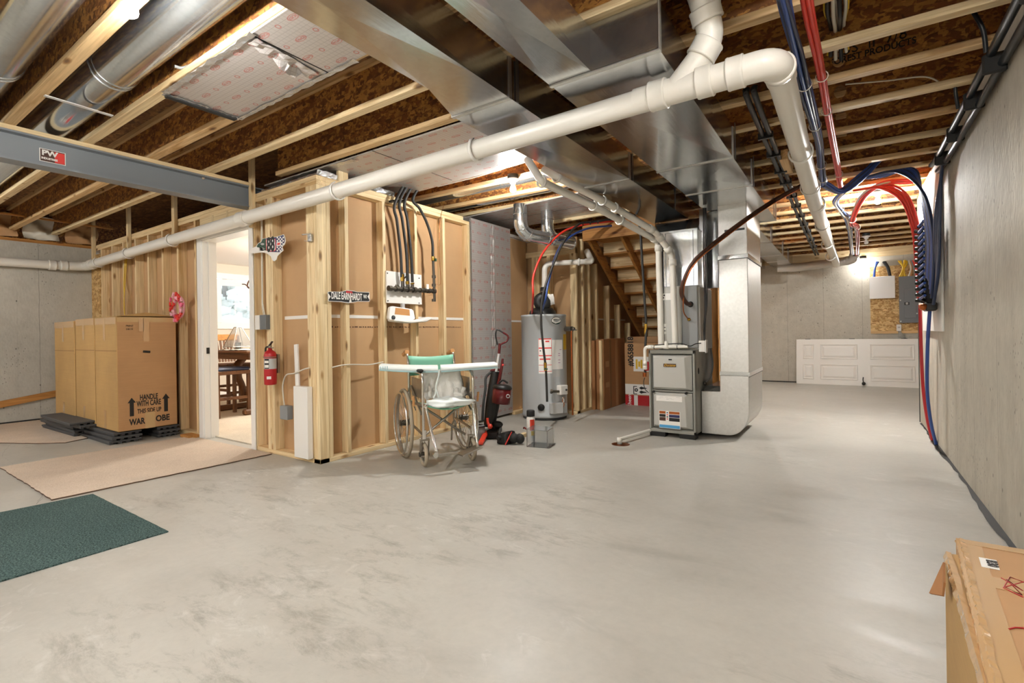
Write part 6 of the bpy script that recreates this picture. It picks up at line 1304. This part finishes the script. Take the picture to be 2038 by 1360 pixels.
for f_ in ([(0,0,0),(hL,0,0),(hL,wL,0),(0,wL,0)], [(0,0,zL),(hL,0,zL*.95),(hL,wL,zL*.95),(0,wL,zL)], [(0,0,0),(hL,0,0),(hL,0,zL*.95),(0,0,zL)], [(0,wL,0),(hL,wL,0),(hL,wL,zL*.95),(0,wL,zL)], [(hL,0,0),(hL,wL,0),(hL,wL,zL*.95),(hL,0,zL*.95)]): m_.add([bq(x, y, z+.002) for x, y, z in f_], [(0, 1, 2, 3)])
m_.build('shell', M['clear'], t, solid=.003)
MB().tube([bq(0, 0, .004), bq(0, wL, .004), bq(0, wL, zL), bq(0, 0, zL)], .005, 8, closed=True).build('rim', M['clear'], t); MB().tube([bq(hL, 0, .004), bq(hL, wL, .004), bq(hL, wL, zL*.95), bq(hL, 0, zL*.95)], .006, 8, closed=True).build('base_edge', M['clear'], t)
tag(MB().bar(fz(1010, 880)+V(.05, 0, .02), fz(1046, 868)+V(0, 0, .02), .05, .035).build('timber_offcut', M['pine_x']), 'pale timber offcut on the floor between the vacuum head and bottle', 'board')
# ---- foreground cardboard boxes (lower right)
fc0 = V(.262, 2.115, 0); ztop = .392
t = thing('shipping_carton', 'large taped shipping carton with red scribbles at the lower right corner', 'box', (.45, 1.6, 0))
A0, A1, A2, A3 = fd(1900, 1071, 1.50), fd(2060, 1097, 1.78), fd(2100, 1420, 1.0), fd(1992, 1420, .93)
ztop = A0.z
A1 = fz(2056, 1098, ztop); A3 = fz(1985, 1440, ztop-.0); A0 = fz(1902, 1072, ztop)
A2 = A1+(A3-A0)
MB().hexa([V(p.x, p.y, 0) for p in (A0, A1, A2, A3)]+[A0, A1, A2, A3]).build('carton', M['card'], t, bev=.008)
e1, e2 = (A1-A0).normalized(), (A3-A0).normalized(); n3 = V(0, 0, 1); LA, LB = (A1-A0).length, (A3-A0).length
def onbox(x, y, z=.001): return A0+e1*x+e2*y+n3*z
def quad(x0, x1, y0, y1, mat, nm, z=.0012, par=t): return MB().hexa([onbox(x0,y0,z-.001), onbox(x1,y0,z-.001), onbox(x1,y1,z-.001), onbox(x0,y1,z-.001), onbox(x0,y0,z), onbox(x1,y0,z), onbox(x1,y1,z), onbox(x0,y1,z)]).build(nm, M[mat], par)
quad(.0, .055, 0, LB, 'cleartape', 'tape_strip'); quad(0, LA, .0, .04, 'cleartape', 'tape_strip', .0016); quad(.055, LA, .26, .33, 'cleartape', 'tape_strip', .0014)
random.seed(31); rows = []
for i in range(60): rows.append([onbox(random.uniform(-.003, .002)+.010*k, LB*i/59, .0025+.002*random.random()-(.010 if k == 0 else 0)) for k in range(3)])
MB().grid(rows, 0, False).build('crumpled_tape_edge', M['foiltape'] if False else M['cleartape'], t)
p0, p1 = fz(1957, 1113, ztop), fz(2004, 1138, ztop); d0 = p0-A0; d1 = p1-A0
l = quad(d0.dot(e1), d1.dot(e1), d0.dot(e2), d1.dot(e2)+.01, 'paper', 'shipping_label', .002)
a = (p0+p1)/2; text('B30', l, fz(1974, 1124, ztop)+V(0, 0, .0026), e2, e1, .030, M['ink'], align='CENTER', bold=.001) 
for i in range(3): q = (d0.dot(e1)+(d1-d0).dot(e1)*(.68+.1*i)); quad(q, q+.002, d0.dot(e2)+.006, d1.dot(e2), 'lightgrey', 'label_print', .0026, l)
S = [(1993, 1152), (2036, 1178), (2003, 1155), (2034, 1186), (2000, 1170), (2037, 1160), (2010, 1150), (1997, 1172), (2036, 1190)]
MB().tube([fz(u, v, ztop)+V(0, 0, .0016) for u, v in S], .0013, 6).build('red_scribble', M['red'], t)
MB().tube([fz(u, v, ztop)+V(0, 0, .0016) for u, v in ((2008, 1254), (2020, 1251), (2037, 1252))], .0016, 6).build('red_scribble', M['red'], t)
# second carton tucked to its left, lower, with an open flap
zt2 = fd(1880, 1100, 1.45).z; B0, B3 = fz(1880, 1100, zt2), fz(1982, 1460, zt2); dv = (B3-B0).normalized(); side = V(-dv.y, dv.x, 0)
t = thing('shipping_carton', 'taped brown carton with open flap, left of the scribbled carton', 'box', (B0+B3)/2-V(0, 0, zt2))
K0 = fz(1902, 1100, zt2); wv = .085*V(1, 0, 0)
base = [V(B0.x, B0.y, 0), V(B0.x+.05, B0.y+.012, 0), V(B3.x+.05, B3.y, 0), V(B3.x-.035, B3.y, 0)]
Lq = [B0, B0+V(.05, .012, 0), B3+V(.05, 0, 0), B3]
MB().hexa([V(fz(1880, 1360, 0).x if False else B0.x-.0, B0.y, 0), V(B0.x+.05, B0.y+.012, 0), V(B3.x+.05, B3.y, 0), V(B3.x, B3.y, 0)]+Lq).build('carton', M['card_y'], t, bev=.006)
rows = []
for i in range(40): q = B0+(B3-B0)*(i/39); rows.append([q+V(-.003+random.uniform(-.002, .002), 0, -.014), q+V(.003, 0, .003+.002*random.random()), q+V(.016+random.uniform(-.002, .002), 0, .003)])
MB().grid(rows, 0, False).build('crumpled_tape_edge', M['cleartape'], t)
f0, f1 = fz(1879, 1120, zt2-.01), fd(1851, 1182, depth(fz(1880, 1130, zt2))); f2 = fd(1877, 1187, depth(fz(1880, 1130, zt2))*.96); f3 = fz(1880, 1160, zt2-.01)
MB().add([f0, f1, f2, f3], [(0, 1, 2, 3)]).build('open_flap', M['card_d'], t, solid=.005)
q0, q1 = fd(1893, 1210, depth(B0)*.93), fd(1905, 1290, depth(B0)*.8)
# ================================================================= ROOM BEYOND THE DOOR
t = thing('dining_table', 'tall dark wooden table seen through the doorway', 'table', (-7.2, 3.75, 0))
p0, p1 = fd(428, 696, 6.95), fd(500, 700, 6.75); ztab = .885
tx0, tx1, ty0, ty1 = -7.75, -6.62, 3.42, 4.7
B(tx0, tx1, ty0, ty1, ztab-.03, ztab).build('table_top', M['oak_x'], t, bev=.006)
MB().box(tx0+.06, tx1-.04, ty0+.05, ty1-.05, ztab-.12, ztab-.03).build('apron', M['oak_x'], t)
for x in (tx0+.25, tx1-.16):
    MB().tube(spl([(x, 3.85, ztab-.1), (x, 3.72, .6), (x, 3.80, .35), (x, 3.86, .12)], 5), [.055]*3+[.06]*5+[.05]*5+[.06]*3, 8).build('pedestal_leg', M['oak_z'], t)
    B(x-.05, x+.05, 3.45, 4.5, .013, .09).build('foot', M['oak_y'], t, bev=.02)
B(tx0+.2, tx1-.12, 3.82, 3.88, .20, .26).build('stretcher', M['oak_x'], t)
def chair(lab, c, fdx, seat):
    c = V(*c); f_ = V(fdx[0], fdx[1], 0).normalized(); r_ = V(f_.y, -f_.x, 0)
    q = lambda a, b, z: c+f_*a+r_*b+V(0, 0, z)
    t = thing('dining_chair', lab, 'chair', c, 'wooden chairs at the table')
    MB().obox(q(0, 0, .60), (.44, .44, .05), f_, r_).build('seat_frame', M['oak_x'], t, bev=.006); MB().obox(q(0, 0, .645), (.43, .43, .045), f_, r_).build('seat_cushion', M['darkblue'] if seat else M['oak_x'], t, bev=.015)
    for a in (-.2, .2):
        for b in (-.19, .19): MB().bar(q(a, b, .013), q(a, b, .60), .04, .04, f_).build('leg', M['oak_z'], t)
    for b in (-.19, .19): MB().bar(q(-.2, b, .60), q(-.27, b, 1.10), .035, .04, f_).build('back_post', M['oak_z'], t)
    MB().bar(q(-.265, -.21, 1.07), q(-.265, .21, 1.07), .03, .10).build('top_rail', M['amber_x'], t, bev=.01)
    for k in range(6): b = -.14+.056*k; MB().bar(q(-.215, b*.8, .68), q(-.26, b, 1.03), .012, .03, r_).build('slat', M['oak_z'], t)
    for z, a in ((.22, .2), (.30, -.2)): MB().bar(q(a, -.19, z), q(a, .19, z), .022, .04).build('stretcher', M['oak_x'], t)
    for b in (-.19, .19): MB().bar(q(-.2, b, .26), q(.2, b, .26), .022, .04).build('stretcher', M['oak_x'], t)
chair('tall wooden chair with dark cushion at the near side of the table', (-6.98, 3.33, 0), (0, 1), True)
chair('tall wooden chair behind the table, its slatted back above the top', (-8.02, 3.95, 0), (1, 0), False)
# geometric glass lantern
p = fd(474, 694, 7.2); p.z = ztab; t = thing('glass_lantern', 'faceted clear glass lantern standing on the table beyond the doorway', 'lantern', p)
h_, r0, r1 = .33, .20, .05
bs = [p+V(r0*math.cos(PI/4+k*PI/2), r0*math.sin(PI/4+k*PI/2), .05) for k in range(4)]; ts = [p+V(r1*math.cos(PI/4+k*PI/2), r1*math.sin(PI/4+k*PI/2), h_) for k in range(4)]; b0 = [p+V(.14*math.cos(PI/4+k*PI/2), .14*math.sin(PI/4+k*PI/2), .0) for k in range(4)]
m_ = MB()
for k in range(4): m_.add([bs[k], bs[(k+1) % 4], ts[(k+1) % 4], ts[k]], [(0, 1, 2, 3)])
m_.build('glass', M['clear'], t, solid=.003)
m_ = MB()
for k in range(4): m_.tube([bs[k], ts[k]], .006, 6).tube([bs[k], bs[(k+1) % 4]], .006, 6).tube([ts[k], ts[(k+1) % 4]], .006, 6).tube([b0[k], bs[k]], .006, 6).tube([b0[k], b0[(k+1) % 4]], .006, 6)
m_.build('metal_frame', M['oldchrome'], t); MB().lathe([(0, 0), (.04, 0), (.04, .1), (0, .1)], p+V(0, 0, .01), (0, 0, 1), 14).build('candle', M['white'], t)
random.seed(2); rows = [[V(-7.35+.55*i/8, 3.44+.28*j/6, ztab+.006+.015*abs(math.sin(i*1.3+j))*random.random()) for i in range(9)] for j in range(7)]
tag(MB().grid(rows).build('table_runner', M['foam'], solid=.004), 'rumpled pale cloth on the near end of the table beyond the doorway', 'cloth')
# hanging lamp
p = fd(488, 597, 6.6); t = thing('pendant_lamp', 'brown metal pendant lamp with lit cream shade seen through the doorway', 'lamp', p)
MB().lathe([(.045, .14), (.07, .12), (.17, .0), (.172, -.004), (.068, .118)], p+V(.05, .05, 0), (0, 0, 1), 24).build('lamp_shade', M['shade'], t)
MB().tube(spl([p+V(.05, .05, .14), p+V(-.03, .05, .18), p+V(.0, .05, .25), p+V(.16, .05, .32), p+V(.24, .06, .42)], 6), .009, 8).tube(spl([p+V(.05, .05, .14), p+V(.02, .0, .20), p+V(-.03, -.02, .21)], 4), .007, 8).build('arm', M['brown'], t)
MB().cyl(p+V(.24, .06, .42), V(p.x+.24, p.y+.06, 2.36), .008, 8).build('stem', M['brown'], t); MB().ball(p+V(.24, .06, .40), .04, 10).build('hub', M['brown'], t)
# snowy tree outside the window
random.seed(17); t = thing('snowy_tree', 'pale snow covered tree outside the window beyond the doorway', 'tree', (-13.0, 6.2, .9))
MB().cyl((-13.0, 6.2, .9), (-13.0, 6.2, 2.6), .06, 8).build('trunk', M['grey'], t)
m_ = MB()
for k in range(90):
    a = random.random()*6.28; z = 1.1+2.0*random.random(); r = 1.0*(1-(z-1.0)/2.6)*random.random()**.5; m_.ball((-13+math.cos(a)*r, 6.2+math.sin(a)*r, z), .12+.08*random.random(), 6, 0, (1, 1, .6))
m_.build('foliage', M['foam'], t)
# ================================================================= LIGHTS
def bulb(lab, base, power, box=True, lit=True, tilt=V(0, 0, -1), size=1.0, col=(1, .985, .95)):
    base = V(base); t = thing('ceiling_bulb', lab, 'light bulb', base)
    d = tilt.normalized()
    if box: MB().lathe([(0, 0), (.05, 0), (.05, .04), (0, .04)], base, d, 16).build('junction_box', M['steel_dark'], t)
    MB().lathe([(0, .04), (.057, .041), (.057, .05), (.03, .065), (.026, .085), (.02, .085)], base, d, 24).build('socket', M['whitegloss'], t)
    c = base+d*.135
    g_ = MB().lathe([(.013, -.055), (.014, -.04), (.022, -.022), (.029, -.002), (.030, .008), (.027, .02), (.016, .030), (0, .033)], c, d, 20).build('bulb_glass', M['lit'] if lit else M['white'], t)
    MB().tube([base+d*.06+V(.03, 0, 0), base+d*.06+V(.032, 0, -.12)], .0015, 5).build('pull_chain', M['brass'], t)
    if lit:
        ld = bpy.data.lights.new('bulb_light', 'POINT'); ld.energy = power; ld.color = col; ld.shadow_soft_size = .033
        lo = bpy.data.objects.new('bulb_light', ld); COL.objects.link(lo); lo.location = c-base; lo.parent = t
    return t
bp0 = fz(258, 12, 2.40)
bulb('glowing bare bulb at the top left edge, under the joist by the round duct', (bp0.x, bp0.y, ZJ), 430)
p = fz(1021, 378, 2.41); bulb('glowing bare bulb left of centre, hanging below the joist beyond the partition', (p.x, p.y, ZJ+.03), 400)
p = fz(1747, 398, 2.40); bulb('glowing bare bulb on the right, in front of the red tubes', (p.x, p.y, ZJ), 800)
p = fz(1724, 478, 2.42); bulb('unlit white bulb on the far right joists', (p.x, p.y, ZJ), 0, True, False)
p = fy(1718, 527, 11.1); bulb('glowing bare bulb on the rear wall beam', (p.x, 11.1, p.z+.16), 55, True)
for lab, q, e in (('added fill bulb hidden in the rear bay behind the tall return duct', (-1.5, 9.25, ZJ), 330), ('added unseen fill bulb above the frame, nearest the right wall', (.05, 1.45, ZJ), 150), ('added unseen fill bulb straight above the viewpoint', (-.45, .0, ZJ), 60), ('added unseen fill bulb a few steps behind the viewpoint on the right', (-.5, -2.0, ZJ), 260), ('added unseen fill bulb behind the viewpoint, between the beam and the ducts', (-2.6, -2.2, ZJ), 300),  # first one sits hidden by the drop duct, added to brighten the rear
                  ('added unseen fill bulb in the bay left of the steel beam', (-6.6, -.6, ZJ), 650), ('added unseen fill bulb deep behind the viewpoint on the left', (-5.2, -4.2, ZJ), 900), ('added unseen fill bulb deep behind the viewpoint on the right', (-.8, -4.6, ZJ), 1250)):
    bulb(lab, q, e)  # all of these are out of view, added only to raise the brightness
# daylight and lamp of the room beyond
ld = bpy.data.lights.new('room_lamp_light', 'POINT'); ld.energy = 110; ld.color = (1, .95, .88); ld.shadow_soft_size = .12
lo = bpy.data.objects.new('room_lamp_light', ld); COL.objects.link(lo); lo.location = (-6.4, 4.6, 2.15)
w = bpy.data.worlds.new('sky'); SC.world = w; w.use_nodes = True
bg = w.node_tree.nodes['Background']; bg.inputs[0].default_value = (.86, .93, 1, 1); bg.inputs[1].default_value = 1.3
